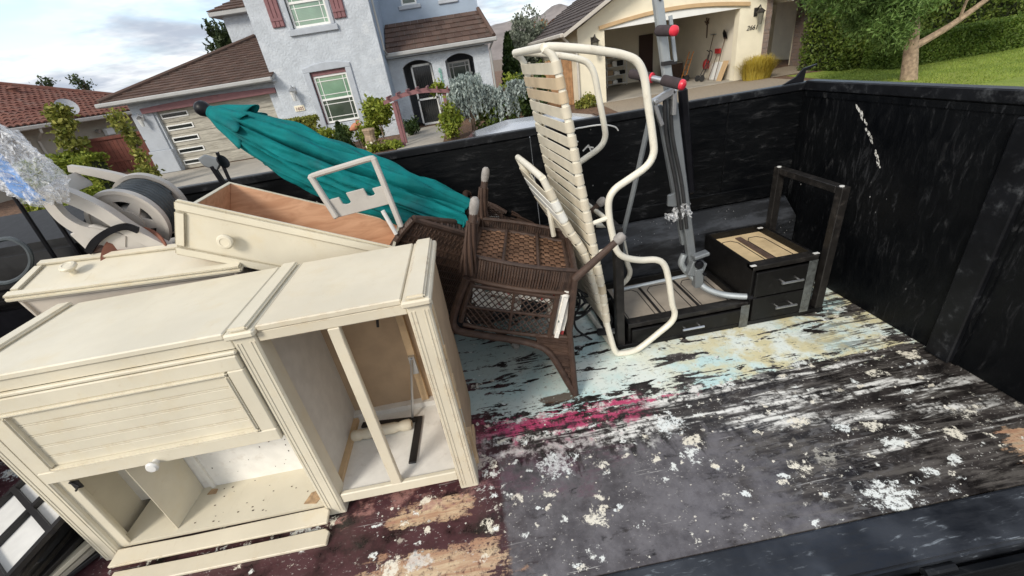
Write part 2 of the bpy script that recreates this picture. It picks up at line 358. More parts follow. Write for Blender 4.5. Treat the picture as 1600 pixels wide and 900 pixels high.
def floor_mat():
    n = NT('paint_crusted_floor'); P = n.pos; s = n.xyz(P)
    X, Y = s[0], s[1]
    st = n.noise(n.map(P, (2.2, 9, 1), (0, 0, .10)), 2.2, 6, .68, .5)         # flaking along the boards
    st2 = n.noise(n.map(P, (1.3, 16, 1), (0, 0, .16), (3, 1, 0)), 2.0, 5, .66, .4)
    st3 = n.noise(n.map(P, (1.6, 12, 1), (0, 0, -.05), (7, 4, 0)), 2.6, 5, .7, .3)
    big = n.noise(P, 2.4, 5, .6); mid = n.noise(P, 7, 6, .65); fine = n.noise(P, 38, 5, .7); mid2 = n.noise(n.map(P, loc=(9, 3, 1)), 11, 7, .7)
    # bare dark deck
    k = n.mix(n.ss(mid, .35, .68), (.010, .0085, .008), (.040, .033, .030))
    k = n.mix(n.M('MULTIPLY', n.ss(fine, .55, .72), .5), k, (.13, .115, .10))
    # maroon left part
    mar = n.M('MULTIPLY', n.ss(n.M('ADD', X, n.M('MULTIPLY', big, .5)), .28, .02), n.ss(mid, .32, .56))
    k = n.mix(n.M('MULTIPLY', mar, .8), k, (.085, .028, .034))
    # bare wood patches
    def blob(cx_, cy_, rx, ry, amp=.55, nz=mid):
        dx_ = n.M('DIVIDE', n.M('SUBTRACT', X, cx_), rx); dy_ = n.M('DIVIDE', n.M('SUBTRACT', Y, cy_), ry)
        d = n.M('SQRT', n.M('ADD', n.M('MULTIPLY', dx_, dx_), n.M('MULTIPLY', dy_, dy_)))
        return n.M('ADD', d, n.M('ADD', n.M('MULTIPLY', n.M('SUBTRACT', nz, .5), amp * 4), n.M('ADD', n.M('MULTIPLY', n.M('SUBTRACT', st3, .5), 2.2), n.M('MULTIPLY', n.M('SUBTRACT', fine, .5), 1.6))))
    wood = n.mix(n.ss(st3, .35, .65), (.42, .24, .15), (.66, .52, .34))
    for b_ in ((-.42, .90, .34, .085), (-.40, 1.13, .20, .055), (1.93, .91, .13, .07), (-.60, .80, .25, .06)):
        k = n.mix(n.M('MULTIPLY', n.ss(blob(*b_), 1.0, .75), n.ss(fine, .30, .50)), k, wood)
    k = n.mix(n.M('MULTIPLY', n.M('MULTIPLY', n.ss(blob(-.45, 1.22, .30, .10, .7), 1.1, .6), n.ss(mid2, .46, .60)), .75), k, (.42, .22, .19))
    # smooth grey sheet
    wob = n.M('MULTIPLY', n.M('SUBTRACT', big, .5), .16); wob2 = n.M('MULTIPLY', n.M('SUBTRACT', mid, .5), 1.3)
    fing = n.M('MULTIPLY', n.M('SUBTRACT', n.noise(n.map(P, (7, 1.6, 1)), 2.2, 5, .6), .5), .55)
    g = n.M('MULTIPLY', n.ss(n.M('ADD', X, n.M('MULTIPLY', n.M('SUBTRACT', fine, .5), .04)), -.130, -.108), n.ss(n.M('ADD', n.M('ADD', Y, n.M('MULTIPLY', X, .04)), n.M('ADD', wob, fing)), 1.31, 1.22))
    g = n.M('MULTIPLY', g, n.ss(n.M('ADD', X, wob2), 1.10, .84))
    g = n.M('MULTIPLY', g, n.ss(n.M('ADD', st, n.M('MULTIPLY', n.M('SUBTRACT', mid2, .5), .5)), .30, .42))
    grey = n.mix(n.ss(n.M('ADD', n.M('MULTIPLY', mid2, .5), n.M('MULTIPLY', big, .5)), .38, .60), (.065, .058, .062), (.165, .155, .163))
    grey = n.mix(n.M('MULTIPLY', n.ss(n.noise(n.map(P, (4, 4, 1), (0, 0, .9)), 7, 6, .65), .52, .72), .55), grey, (.07, .06, .062))
    k = n.mix(n.M('MULTIPLY', g, .92), k, grey)
    k = n.mix(n.M('MULTIPLY', n.M('MULTIPLY', n.ss(st3, .45, .62), n.ss(X, .55, 1.1)), .55), k, (.16, .145, .13))
    # brown worn ripples on the right
    rip = n.noise(n.map(P, (5, 12, 1), (0, 0, -.7)), 3.0, 6, .6, .8)
    k = n.mix(n.M('MULTIPLY', n.M('MULTIPLY', n.ss(rip, .54, .60), n.ss(X, .75, 1.0)), n.M('MULTIPLY', n.ss(X, 1.6, 1.2), .7)), k, (.13, .125, .125))
    # white drag marks
    def band(x0, y0, x1, y1, wd, nz, t0, t1):
        sl_ = (y1 - y0) / (x1 - x0)
        d = n.M('ABSOLUTE', n.M('SUBTRACT', Y, n.M('ADD', y0 - sl_ * x0, n.M('MULTIPLY', X, sl_))))
        m = n.M('SUBTRACT', nz, n.M('MULTIPLY', d, .28 / wd))
        m = n.M('MULTIPLY', n.ss(m, t0, t1), n.M('MULTIPLY', n.ss(X, x0 - .08, x0 + .12), n.ss(X, x1 + .1, x1 - .15))); return m
    brk = n.ss(n.M('ADD', n.M('MULTIPLY', fine, .6), n.M('MULTIPLY', mid2, .6)), .52, .64)
    wht = n.mix(mid, (.70, .69, .64), (.92, .91, .87))
    for b_ in ((-.2, 1.44, 1.3, 1.22, .12, st2, .38, .56), (.5, 1.46, 1.75, 1.47, .09, st3, .40, .58), (.9, 1.24, 2.0, 1.10, .10, st, .40, .58), (.3, 1.36, 1.5, 1.32, .07, st2, .40, .56), (-.2, 1.36, .6, 1.28, .16, mid2, .44, .60), (1.0, 1.36, 2.05, 1.25, .12, st3, .40, .58), (-.1, 1.53, 1.2, 1.49, .10, mid2, .46, .56), (1.1, .98, 2.0, 1.02, .10, st2, .48, .64)):
        k = n.mix(n.M('MULTIPLY', band(*b_), brk), k, wht)
    # splats: ragged clusters of flecks
    fl1 = n.noise(n.map(P, loc=(2, 8, 0)), 26, 6, .80, .4); hol = n.noise(n.map(P, loc=(5, 1, 0)), 60, 5, .7); fl2 = n.noise(n.map(P, (30, 62, 1), (0, 0, .75)), 1.6, 5, .7)
    cm = n.t.nodes.new('ShaderNodeCombineXYZ'); n.L(n.M('ADD', X, n.M('MULTIPLY', mid2, .16)), cm.inputs[0]); n.L(n.M('MULTIPLY', n.M('ADD', Y, n.M('MULTIPLY', mid, .12)), 1.25), cm.inputs[1])
    for sc_, off, dens in ((3.6, .0, .48), (8.0, .2, .62), (19.0, .7, .70)):
        v1 = n.vor(n.map(cm.outputs[0], loc=(off, off * 3, 0)), sc_); keep = n.xyz(n.vor(n.map(cm.outputs[0], loc=(off, off * 3, 0)), sc_, out=1))
        core = n.M('SUBTRACT', n.M('ADD', .34, n.M('MULTIPLY', keep[1], .08 if sc_ < 5 else .16)), v1)
        m = n.M('MULTIPLY', n.ss(n.M('ADD', n.M('MULTIPLY', core, .70), n.M('SUBTRACT', fl1, .5)), .10, .16), n.ss(hol, .36, .50))
        k = n.mix(n.M('MULTIPLY', n.M('MULTIPLY', m, n.ss(keep[0], dens, dens + .04)), .92), k, n.mix(keep[2], (.82, .86, .84), (.84, .78, .64)))
    k = n.mix(n.M('MULTIPLY', n.M('MULTIPLY', n.ss(fl2, .60, .66), n.ss(mid, .42, .60)), .75), k, (.62, .60, .55))
    v3 = n.M('ADD', n.vor(P, 60), n.M('MULTIPLY', n.M('SUBTRACT', fl1, .5), .5)); k = n.mix(n.M('MULTIPLY', n.ss(v3, .14, .09), n.ss(mid, .50, .60)), k, (.55, .54, .50))
    scr = n.noise(n.map(P, (1.2, 46, 1), (0, 0, -.42), (3, 7, 0)), 1.3, 4, .6); scr2 = n.noise(n.map(P, (1.0, 60, 1), (0, 0, .95), (1, 9, 0)), 1.2, 4, .6)
    k = n.mix(n.M('MULTIPLY', n.M('MULTIPLY', n.ss(n.M('MAXIMUM', scr, scr2), .665, .70), n.ss(mid, .45, .6)), .6), k, (.50, .49, .47))
    # pink
    def hseg(x0, x1, y0, sl_, wd, nz, t0, t1): return band(x0, y0, x1, y0 + sl_ * (x1 - x0), wd, nz, t0, t1)
    pk = n.mix(mid2, (.40, .03, .10), (.74, .12, .26))
    for b_ in ((-.20, .60, 1.49, -.03, .16, mid2, .34, .46), (.35, .95, 1.51, -.03, .08, mid, .45, .50), (-.2, .45, 1.40, -.02, .24, mid2, .48, .60), (-.18, -.02, 1.25, .0, .12, mid, .52, .58)):
        k = n.mix(n.M('MULTIPLY', n.M('MULTIPLY', hseg(*b_), n.ss(n.M('ADD', n.M('MULTIPLY', fl1, .6), n.M('MULTIPLY', st2, .5)), .50, .60)), .9), k, pk)
    k = n.mix(n.M('MULTIPLY', n.M('MULTIPLY', n.ss(blob(.05, 1.30, .40, .22, .5), 1.1, .5), n.ss(mid2, .42, .6)), .45), k, (.12, .045, .075))
    # old pale blue / cream coat
    fc = n.t.nodes.new('ShaderNodeFloatCurve'); n.L(n.M('DIVIDE', n.M('ADD', X, .5), 3.0), fc.inputs['Value'])
    cv = fc.mapping.curves[0]
    pts = [(-.5, 1.70), (-.15, 1.60), (.5, 1.545), (1.0, 1.52), (1.35, 1.55), (1.7, 1.53), (2.1, 1.50), (2.5, 1.50)]
    for i, (a, b) in enumerate(pts):
        q = ((a + .5) / 3.0, (b - 1.0))
        if i == 0: cv.points[0].location = q
        elif i == 1: cv.points[1].location = q
        else: cv.points.new(*q)
    fc.mapping.update()
    dz = n.M('SUBTRACT', n.M('SUBTRACT', Y, 1.0), fc.outputs[0])
    edge = n.ss(n.M('ADD', dz, n.M('ADD', n.M('MULTIPLY', n.M('SUBTRACT', st, .5), .55), n.M('MULTIPLY', n.M('SUBTRACT', fl1, .5), .22))), -.02, .012)
    pale = n.mix(n.ss(big, .36, .60), (.56, .76, .75), (.80, .86, .80))
    pale = n.mix(n.M('MULTIPLY', n.ss(X, .4, 1.3), n.ss(mid, .40, .60)), pale, (.68, .62, .38))
    pale = n.mix(n.ss(X, .30, -.15, 0, .75), pale, (.36, .44, .42))
    pale = n.mix(n.M('MULTIPLY', n.ss(fine, .54, .70), .7), pale, (.22, .24, .20))
    pale = n.mix(n.M('MULTIPLY', n.ss(fl1, .60, .68), .6), pale, (.12, .11, .08))
    pale = n.mix(n.M('MULTIPLY', n.ss(mid2, .60, .72), .5), pale, (.30, .20, .10))
    stb = n.noise(n.map(P, (1.5, 6.5, 1), (0, 0, .12), (4, 2, 0)), 1.5, 6, .62, .7)
    peel0 = n.ss(n.M('ADD', stb, n.M('MULTIPLY', n.M('SUBTRACT', mid2, .5), .22)), .570, .590)
    peel = n.M('MULTIPLY', n.ss(n.M('ADD', st, n.M('MULTIPLY', n.M('SUBTRACT', fine, .5), .16)), .615, .635), 1)
    peel2 = n.ss(n.M('ADD', st3, n.M('MULTIPLY', n.M('SUBTRACT', mid2, .5), .35)), .625, .645)
    rightw = n.M('MULTIPLY', n.ss(X, 1.45, 2.1), n.ss(n.M('ADD', st2, n.M('MULTIPLY', n.M('SUBTRACT', mid2, .5), .4)), .49, .53))
    pm = n.M('MULTIPLY', edge, n.M('SUBTRACT', 1, n.M('MAXIMUM', n.M('MAXIMUM', n.M('MAXIMUM', peel0, peel), peel2), rightw), clamp=True))
    k = n.mix(pm, k, pale)
    k = n.mix(n.M('MULTIPLY', n.ss(blob(.22, 1.62, .13, .035, .5), 1.0, .8), .9), k, (.09, .05, .03))   # rust stain
    n.set(color=k, rough=n.M('ADD', n.ss(mid, .3, .7, .22, .55), n.M('MULTIPLY', pm, .15)), spec=.5)
    h = n.M('ADD', n.M('MULTIPLY', pm, .5), n.M('ADD', n.M('MULTIPLY', fine, .35), n.M('MULTIPLY', g, .3)))
    n.bump(h, .45, .004); return n.m
MT['floor'] = floor_mat()
def cream_mat(name, c, chip=.5):
    n = NT(name); a = n.noise(n.pos, 3.5, 4); b = n.noise(n.pos, 26, 6, .75, .6); d = n.noise(n.map(n.pos, (14, 4, 14)), 3, 5, .7); e = n.noise(n.pos, 9, 6, .7)
    k = n.mix(n.ss(a, .3, .7), tuple(x * .93 for x in c), tuple(min(1, x * 1.05) for x in c))
    k = n.mix(n.M('MULTIPLY', n.ss(e, .50, .75), .30), k, (c[0] * .92, c[1] * .82, c[2] * .62))          # yellowing
    k = n.mix(n.M('MULTIPLY', n.ss(d, .58, .76), .30), k, (.48, .39, .26))                              # rubbed-in dirt
    k = n.mix(n.M('MULTIPLY', n.ss(b, .69, .725), chip), k, (.20, .13, .075))                           # specks
    bv = n.t.nodes.new('ShaderNodeBevel'); bv.samples = 3; bv.inputs[0].default_value = .005
    dt = n.t.nodes.new('ShaderNodeVectorMath'); dt.operation = 'DOT_PRODUCT'; n.L(bv.outputs[0], dt.inputs[0]); n.L(n.nrm, dt.inputs[1])
    edge = n.ss(dt.outputs['Value'], .985, .90)
    wear = n.M('MULTIPLY', edge, n.ss(n.M('ADD', n.M('MULTIPLY', b, .6), n.M('MULTIPLY', e, .5)), .555, .62))
    k = n.mix(n.M('MULTIPLY', wear, .15 + .75 * chip), k, (.32, .22, .13))
    n.set(color=k, rough=n.ss(e, .3, .7, .38, .6), spec=.4); n.bump(n.noise(n.pos, 40, 4), .08, .002); return n.m
MT['cream'] = cream_mat('cream_paint', (.675, .62, .49), .18)
MT['cream_worn'] = cream_mat('cream_paint_scuffed', (.65, .585, .455), .9)
MT['white_inner'] = plain('white_inner_panel', (.80, .78, .73), .5, var=.05, bump=0, dirt=(.3, .22, .14), dirt_amt=.25, dscale=20)
MT['grey_inner'] = plain('cabinet_inner_side', (.64, .63, .60), .55, var=.06, bump=0)
MT['mdf'] = plain('raw_hardboard', (.42, .30, .19), .8, var=.08, scale=12, bump=.1)
MT['raw_wood'] = plain('raw_pine', (.58, .42, .25), .7, var=.15, scale=10, bump=.1)
def drawer_wood():
    n = NT('drawer_birch_ply'); a = n.noise(n.map(n.pos, (3, 14, 14), (0, .45, 0)), 2, 7, .6, .8)
    n.set(color=n.mix(n.ss(a, .3, .7), (.50, .27, .155), (.66, .40, .25)), rough=.55); return n.m
MT['drawer_in'] = drawer_wood()
MT['drawer_out'] = plain('pale_drawer_side', (.66, .59, .51), .6, var=.12, scale=5, bump=.1, dirt=(.66, .66, .66), dirt_amt=.5, dscale=4)
MT['chip'] = plain('broken_board_edge', (.42, .28, .16), .9, var=.25, scale=60, bump=.4)
MT['zinc'] = plain('zinc_steel', (.55, .56, .57), .32, .9, var=.06, bump=0)
MT['steel_grey'] = plain('grey_powder_coat', (.20, .215, .225), .4, .35, var=.06, scale=14, bump=.05)
MT['steel_light'] = plain('silver_powder_coat', (.40, .43, .44), .38, .45, var=.06, scale=14, bump=.05)
MT['black_plastic'] = plain('black_plastic', (.006, .006, .008), .38, var=.25, bump=.1, spec=.22)
MT['black_rubber'] = plain('black_rubber', (.02, .02, .021), .7, var=.25, bump=.2)
MT['foam'] = plain('foam_grip', (.045, .033, .035), .9, var=.15, scale=60, bump=.4, bscale=220, bdist=.002)
MT['red_cap'] = plain('red_end_cap', (.72, .035, .06), .35, var=.06, bump=0)
MT['desk_black'] = plain('black_brown_laminate', (.005, .0046, .0046), .42, var=.2, scale=20, bump=.1, bscale=90, spec=.3, dirt=(.06, .06, .06), dirt_amt=.2, dscale=26)
MT['desk_edge'] = plain('worn_black_frame', (.015, .0135, .0125), .42, var=.25, scale=20, bump=.1, spec=.35, dirt=(.12, .10, .085), dirt_amt=.3, dscale=20)
MT['desk_ply'] = plain('drawer_bottom_board', (.62, .47, .27), .75, var=.12, scale=9, bump=.15, dirt=(.33, .23, .12), dirt_amt=.5, dscale=5)
MT['desk_ply_grey'] = plain('dusty_drawer_bottom', (.36, .31, .25), .8, var=.12, scale=9, bump=.15, dirt=(.16, .14, .12), dirt_amt=.7, dscale=4)
MT['slat_brown'] = plain('brown_slat', (.10, .062, .045), .7, var=.2, bump=.1)
MT['strap'] = plain('cream_vinyl_strap', (.62, .56, .44), .5, var=.07, scale=9, bump=.12, bscale=90, dirt=(.40, .32, .21), dirt_amt=.55, dscale=7)
MT['strap_b'] = plain('yellowed_strap', (.52, .44, .31), .55, var=.1, scale=12, bump=.12, bscale=90, dirt=(.33, .25, .15), dirt_amt=.6, dscale=8)
MT['strap_c'] = plain('paler_strap', (.63, .57, .45), .5, var=.08, scale=12, bump=.12, bscale=90, dirt=(.40, .32, .21), dirt_amt=.5, dscale=8)
MT['strap_white'] = plain('newer_white_strap', (.80, .79, .73), .45, var=.05, scale=9, bump=.1, dirt=(.5, .45, .35), dirt_amt=.3)
MT['strap_tan'] = plain('stained_tan_strap', (.56, .44, .29), .55, var=.1, scale=9, bump=.12, dirt=(.34, .25, .15), dirt_amt=.6, dscale=7)
MT['cream_tube'] = plain('cream_powder_coat', (.74, .70, .59), .35, var=.05, scale=10, bump=.05, dirt=(.42, .34, .24), dirt_amt=.4, dscale=18)
def wicker_mat():
    n = NT('brown_wicker'); a = n.noise(n.obj, 30, 5, .6)
    k = n.mix(n.ss(a, .3, .7), (.021, .012, .009), (.060, .035, .025))
    k = n.mix(n.M('MULTIPLY', n.island, .5), k, (.105, .060, .040))
    n.set(color=k, rough=.55, spec=.4); n.bump(n.wave(n.map(n.obj, (1, 1, 1), (.6, .5, .4)), 70, 2, 2), .5, .002); return n.m
MT['wicker'] = wicker_mat()
MT['wicker_tan'] = tilemat('brown_wicker_splint', (.10, .052, .030), (.22, .125, .075), (.14, .075, .045))
MT['foot_grey'] = plain('grey_foot_cap', (.27, .25, .23), .7, var=.15, scale=60, bump=.3)
def floral():
    n = NT('floral_fabric'); d = n.noise(n.obj, 9, 4, .6, colour=True); vv = n.mix(.10, n.obj, d)
    a = n.vor(vv, 20); c3 = n.xyz(n.vor(vv, 20, out=1))
    k = n.mix(n.ss(n.noise(vv, 24, 5), .45, .5), (.84, .80, .72), (.70, .68, .63))
    fl = n.mix(n.ss(c3[0], .45, .5), (.38, .05, .05), n.mix(n.ss(c3[1], .45, .5), (.07, .11, .10), (.40, .16, .10)))
    k = n.mix(n.M('MULTIPLY', n.ss(a, .42, .30), n.ss(c3[2], .3, .35)), k, fl)
    n.set(color=k, rough=.9); n.bump(n.noise(n.obj, 160, 3), .2, .002); return n.m
MT['floral'] = floral()
MT['teal'] = plain('teal_canvas', (.001, .145, .148), .8, var=.2, scale=7, bump=.6, bscale=16, bdist=.012, spec=.2, dirt=(.02, .09, .10), dirt_amt=.7, dscale=5)
MT['reel'] = plain('taupe_plastic', (.46, .43, .39), .5, var=.06, scale=8, bump=.08, dirt=(.22, .19, .16), dirt_amt=.35, dscale=6)
MT['hose'] = plain('dark_hose', (.045, .055, .06), .5, var=.2, bump=.1)
MT['terracotta'] = plain('terracotta', (.20, .075, .045), .7, var=.15, bump=.2)
MT['brown_leather'] = plain('brown_vinyl', (.11, .06, .045), .5, var=.2, bump=.2)
def bag_mat():
    n = NT('clear_plastic_film'); a = n.noise(n.obj, 34, 6, .7, 1.4); b = n.noise(n.map(n.obj, (70, 70, 20)), 1, 5, .6)
    n.set(color=(.97, .98, 1.0), rough=.3, spec=.6, alpha=n.M('ADD', n.ss(a, .40, .60, .10, .45), n.ss(b, .55, .62, 0, .45), clamp=True)); n.bump(n.M('ADD', a, b), .6, .02); return n.m
MT['film'] = bag_mat()
MT['blue_tape'] = plain('blue_plastic_strip', (.16, .36, .75), .4, var=.1, bump=.1)
MT['car_paint'] = plain('silver_car_paint', (.52, .54, .57), .25, .6, var=.03, bump=0)
MT['plastic_white'] = plain('white_plastic', (.7, .69, .66), .45, var=.05, bump=0)
MT['cardboard'] = plain('cardboard', (.36, .25, .15), .85, var=.1, bump=.1)
MT['tool_orange'] = plain('orange_plastic', (.65, .24, .04), .5, bump=0)
MT['tool_red'] = plain('red_plastic', (.42, .03, .03), .5, bump=0)
MT['tape'] = plain('packing_tape', (.075, .08, .078), .18, var=.3, scale=40, bump=.15, spec=.8)

# ------------------------------------------------------------------ setting
GZ = -.53
def terrain(name, poly, z, m, thick=None):
    mb = MB()
    if thick: mb.prism(poly, (0, 0, z - thick), (1, 0, 0), (0, 1, 0), (0, 0, thick))
    else: mb.add([(x, y, z) for x, y in poly], [tuple(range(len(poly)))])
    return struct(mb.build(name, m))
terrain('ground', [(-3000, -3000), (3000, -3000), (3000, 3000), (-3000, 3000)], -.70, MT['dirt'])
terrain('street', [(-200, -6), (200, -6), (200, 9), (-200, 9)], -.696, MT['asphalt'])
terrain('garden_soil', [(-120, 9.3), (120, 9.3), (120, 90), (-120, 90)], GZ - .012, MT['bark'], .15)
terrain('kerb', [(-120, 9.0), (120, 9.0), (120, 9.3), (-120, 9.3)], GZ - .02, MT['concrete'], .17)
terrain('lawn', [(11.6, 9.32), (12.4, 3.2), (60, 3.2), (60, 16.2), (17.5, 15.2), (14.5, 15.6), (12.2, 16.4), (11.9, 14.6)], GZ - .004, MT['lawn'], .155)
terrain('blue_house_driveway', [(-12.4, 9.31), (-5.9, 9.31), (-5.9, 18.4), (-12.4, 18.4)], GZ - .006, MT['concrete'])
terrain('white_house_driveway', [(4.6, 9.31), (11.3, 9.31), (11.7, 17.40), (5.3, 17.40)], GZ - .005, MT['aggregate'])
terrain('front_path', [(-2.1, 9.33), (-.8, 9.33), (-.7, 19.4), (-2.4, 19.4)], GZ - .007, MT['concrete'])
terrain('entry_path', [(11.8, 16.6), (16.4, 16.6), (16.4, 19.4), (11.8, 19.4)], GZ - .003, MT['aggregate'])
# ridge of dry hills far behind the houses
rnd = random.Random(5)
ridge = MB()
def hill_h(x):
    return 64 + 22 * math.exp(-((x - 240) / 110) ** 2) + 7 * math.sin(x * .021 + .6) + 4 * math.sin(x * .057) + 2.5 * math.sin(x * .13 + 1) - 38 * (1 / (1 + math.exp((x + 120) / 90)))
ridge.grid(lambda u, v: (-900 + 2600 * u, 900 + 260 * v, (hill_h(-900 + 2600 * u) * math.sin(min(1, v * 1.25) * math.pi / 2) - 2 + 3 * math.sin(u * 260 + v * 9) * (v * (1 - v) * 3))), 220, 12)
struct(ridge.build('hills', MT['hill'], smooth=True))

# ------------------------------------------------------------------ house helpers
def tile_slope(root, A, Bq, C, D, m, course=.34, tw=.30, barrel=0., th=.045, under=None):
    A, Bq, C, D = map(Vector, (A, Bq, C, D))
    nrm = (Bq - A).cross(D - A).normalized()
    if nrm.z < 0: nrm = -nrm
    Ls = max((D - A).length, (C - Bq).length); nc = max(2, int(Ls / course)); mb = MB()
    along = (Bq - A).normalized()
    for i in range(nc):
        t0, t1 = i / nc, min(1., (i + 1.15) / nc)
        l0, r0 = A.lerp(D, t0), Bq.lerp(C, t0); l1, r1 = A.lerp(D, t1), Bq.lerp(C, t1)
        w0 = (r0 - l0).length; k = max(1, int(w0 / tw)); off = .5 if (i % 2 and not barrel) else 0.
        for j in range(-1 if off else 0, k):
            a, b = max(0, (j + off) / k), min(1, (j + off + .97) / k)
            jit = rnd.uniform(-.006, .006)
            p0, p1, q0, q1 = l0.lerp(r0, a), l0.lerp(r0, b), l1.lerp(r1, a), l1.lerp(r1, b)
            e = nrm * (th + jit)
            if barrel:
                ns = 4; vs = []; fs = []
                for s in range(ns + 1):
                    h = math.sin(math.pi * s / ns) * barrel; f = s / ns
                    vs += [p0.lerp(p1, f) + e + nrm * h, q0.lerp(q1, f) + nrm * (h + .004), p0.lerp(p1, f) + nrm * (h - .015)]
                for s in range(ns): fs += [(3 * s, 3 * s + 3, 3 * s + 4, 3 * s + 1), (3 * s + 2, 3 * s + 5, 3 * s + 3, 3 * s)]
                mb.add(vs, fs)
            else:
                mb.add([p0, p1, p1 + e, p0 + e, q0 + nrm * .003, q1 + nrm * .003], [(0, 1, 2, 3), (3, 2, 5, 4), (0, 3, 4), (1, 5, 2)])
    o = stuff(mb.build('roof_tiles', m, root))
    dk = MB(); e = -nrm * .02; f = -nrm * .12
    dk.hexa([A + f, Bq + f, C + f, D + f, A + e, Bq + e, C + e, D + e]).build('roof_deck', under or MT['gutter'], root)
    return o
def wall_with_holes(root, name, m, x0, x1, z0, z1, y0, y1, holes):
    """front wall between y0..y1 with rectangular holes (x0,x1,z0,z1)"""
    mb = MB(); xs = sorted({x0, x1, *[h[0] for h in holes], *[h[1] for h in holes]}); zs = sorted({z0, z1, *[h[2] for h in holes], *[h[3] for h in holes]})
    for a, b in zip(xs, xs[1:]):
        run = None
        for c, d in zip(zs, zs[1:]):
            xm, zm = (a + b) / 2, (c + d) / 2
            if any(h[0] < xm < h[1] and h[2] < zm < h[3] for h in holes):
                if run: mb.box(a, b, y0, y1, *run); run = None
            else: run = (run[0], d) if run else (c, d)
        if run: mb.box(a, b, y0, y1, *run)
    return mb.build(name, m, root)
def sash_window(root, x0, x1, z0, z1, y, glass_top, glass_bot=None, grille=True, fw_=.07):
    """white framed window, its face towards -y"""
    f = MB()
    for b in ((x0, x1, z0, z0 + fw_), (x0, x1, z1 - fw_, z1), (x0, x0 + fw_, z0 + fw_, z1 - fw_), (x1 - fw_, x1, z0 + fw_, z1 - fw_)): f.box(b[0], b[1], y, y + .06, b[2], b[3])
    w_ = f.build('window', MT['white_trim'], root)
    zm = (z0 + z1) / 2 if glass_bot else z0 + fw_
    if glass_bot:
        B(x0 + fw_, x1 - fw_, y + .008, y + .055, zm - .035, zm + .035).build('meeting_rail', MT['white_trim'], w_)
        B(x0 + fw_, x1 - fw_, y + .045, y + .055, z0 + fw_, zm - .035).build('pane', glass_bot, w_)
        B(x0 + fw_, x1 - fw_, y + .03, y + .04, zm + .035, z1 - fw_).build('pane', glass_top, w_)
    else:
        B(x0 + fw_, x1 - fw_, y + .03, y + .04, z0 + fw_, z1 - fw_).build('pane', glass_top, w_)
    if grille:
        for (a, b, yy) in (((zm + .035, z1 - fw_, y + .016),) + (((z0 + fw_, zm - .035, y + .034),) if glass_bot else ())):
            g = MB(); q = .012; m_ = .13
            for xx in (x0 + fw_ + m_, x1 - fw_ - m_): g.box(xx - q, xx + q, yy, yy + .01, a, b)
            for zz in (a + m_, b - m_): g.box(x0 + fw_, x1 - fw_, yy + .001, yy + .009, zz - q, zz + q)
            g.build('grille', MT['white_trim'], w_)
    return w_
def wall_lamp(root, x, y, z, m=None, s=1.):
    b = MB(); b.box(x - .05 * s, x + .05 * s, y - .02, y, z - .02 * s, z + .12 * s); b.tube([(x, y - .02, z + .09 * s), (x, y - .10 * s, z + .15 * s), (x, y - .13 * s, z + .09 * s)], .012 * s, 6)
    l = b.build('wall_lamp', m or MT['lantern'], root)
    MB().lathe([(.02 * s, .10 * s), (.075 * s, .05 * s), (.085 * s, .04 * s), (.06 * s, .035 * s)], (x, y - .13 * s, z), (0, 0, 1), 8).build('lamp_cap', m or MT['lantern'], l)
    MB().lathe([(.035 * s, -.16 * s), (.06 * s, .035 * s)], (x, y - .13 * s, z), (0, 0, 1), 8).build('lamp_glass', MT['frosted'] if m is MT['zinc'] else MT['lantern_glass'], l)
def text_on(root, s, x, y, z, size, m, name='house_number', shear=0.):
    cu = bpy.data.curves.new(name, 'FONT'); cu.body = s; cu.size = size; cu.extrude = .008; cu.shear = shear; cu.align_x = 'CENTER'
    tmp = bpy.data.objects.new('tmp', cu); col.objects.link(tmp); bpy.context.view_layer.update()
    me = bpy.data.meshes.new_from_object(tmp.evaluated_get(bpy.context.evaluated_depsgraph_get()))
    bpy.data.objects.remove(tmp)
    R_ = Matrix.Translation((x, y, z)) @ Matrix.Rotation(rad(90), 4, 'X')
    me.transform(ROOT[root.name].inverted() @ R_); me.materials.append(m)
    o = bpy.data.objects.new(name, me); col.objects.link(o); o.parent = root; return o

# ------------------------------------------------------------------ blue house
bh = thing('blue_house', 'two-storey pale blue stucco house with brown tile roofs and mauve shutters', 'house', (-5, 20, GZ))
YM = 18.28
# main block
wall_with_holes(bh, 'front_wall', MT['stucco_blue'], -6.6, -2.5, GZ, 5.4, YM, YM + .25, [(-5.22, -3.92, .24, 2.06), (-5.26, -3.95, 3.45, 4.95)])
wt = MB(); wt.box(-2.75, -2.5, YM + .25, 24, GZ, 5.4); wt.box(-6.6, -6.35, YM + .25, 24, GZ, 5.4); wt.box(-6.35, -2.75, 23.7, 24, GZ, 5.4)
wt.build('side_wall', MT['stucco_blue_deep'], bh)
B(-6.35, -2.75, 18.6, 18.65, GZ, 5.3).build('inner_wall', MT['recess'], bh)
# lower window with stucco surround and mauve lintel
tr = MB()
tr.box(-5.44, -5.22, YM - .06, YM + .1, .06, 2.06); tr.box(-3.92, -3.70, YM - .06, YM + .1, .06, 2.06)
arc = [(-5.44, 2.06), (-5.44, 2.20)] + [(-5.44 + 1.74 * t, 2.20 + .13 * math.sin(math.pi * t)) for t in (.15, .3, .5, .7, .85)] + [(-3.70, 2.20), (-3.70, 2.06)]
tr.prism(arc, (0, YM - .06, 0), (1, 0, 0), (0, 0, 1), (0, .16, 0)); tr.box(-5.5, -3.64, YM - .10, YM + .1, -.02, .06)
tr.build('window_surround', MT['stucco_trim'], bh, bevel=.015)
B(-5.22, -3.92, YM + .04, YM + .12, 1.92, 2.06).build('lintel', MT['mauve'], bh)
B(-5.22, -5.18, YM + .05, YM + .16, .24, 1.92).build('window_reveal', MT['mauve'], bh)
sash_window(bh, -5.18, -3.92, .27, 1.92, YM + .07, MT['glass_green'], MT['glass_dim'])
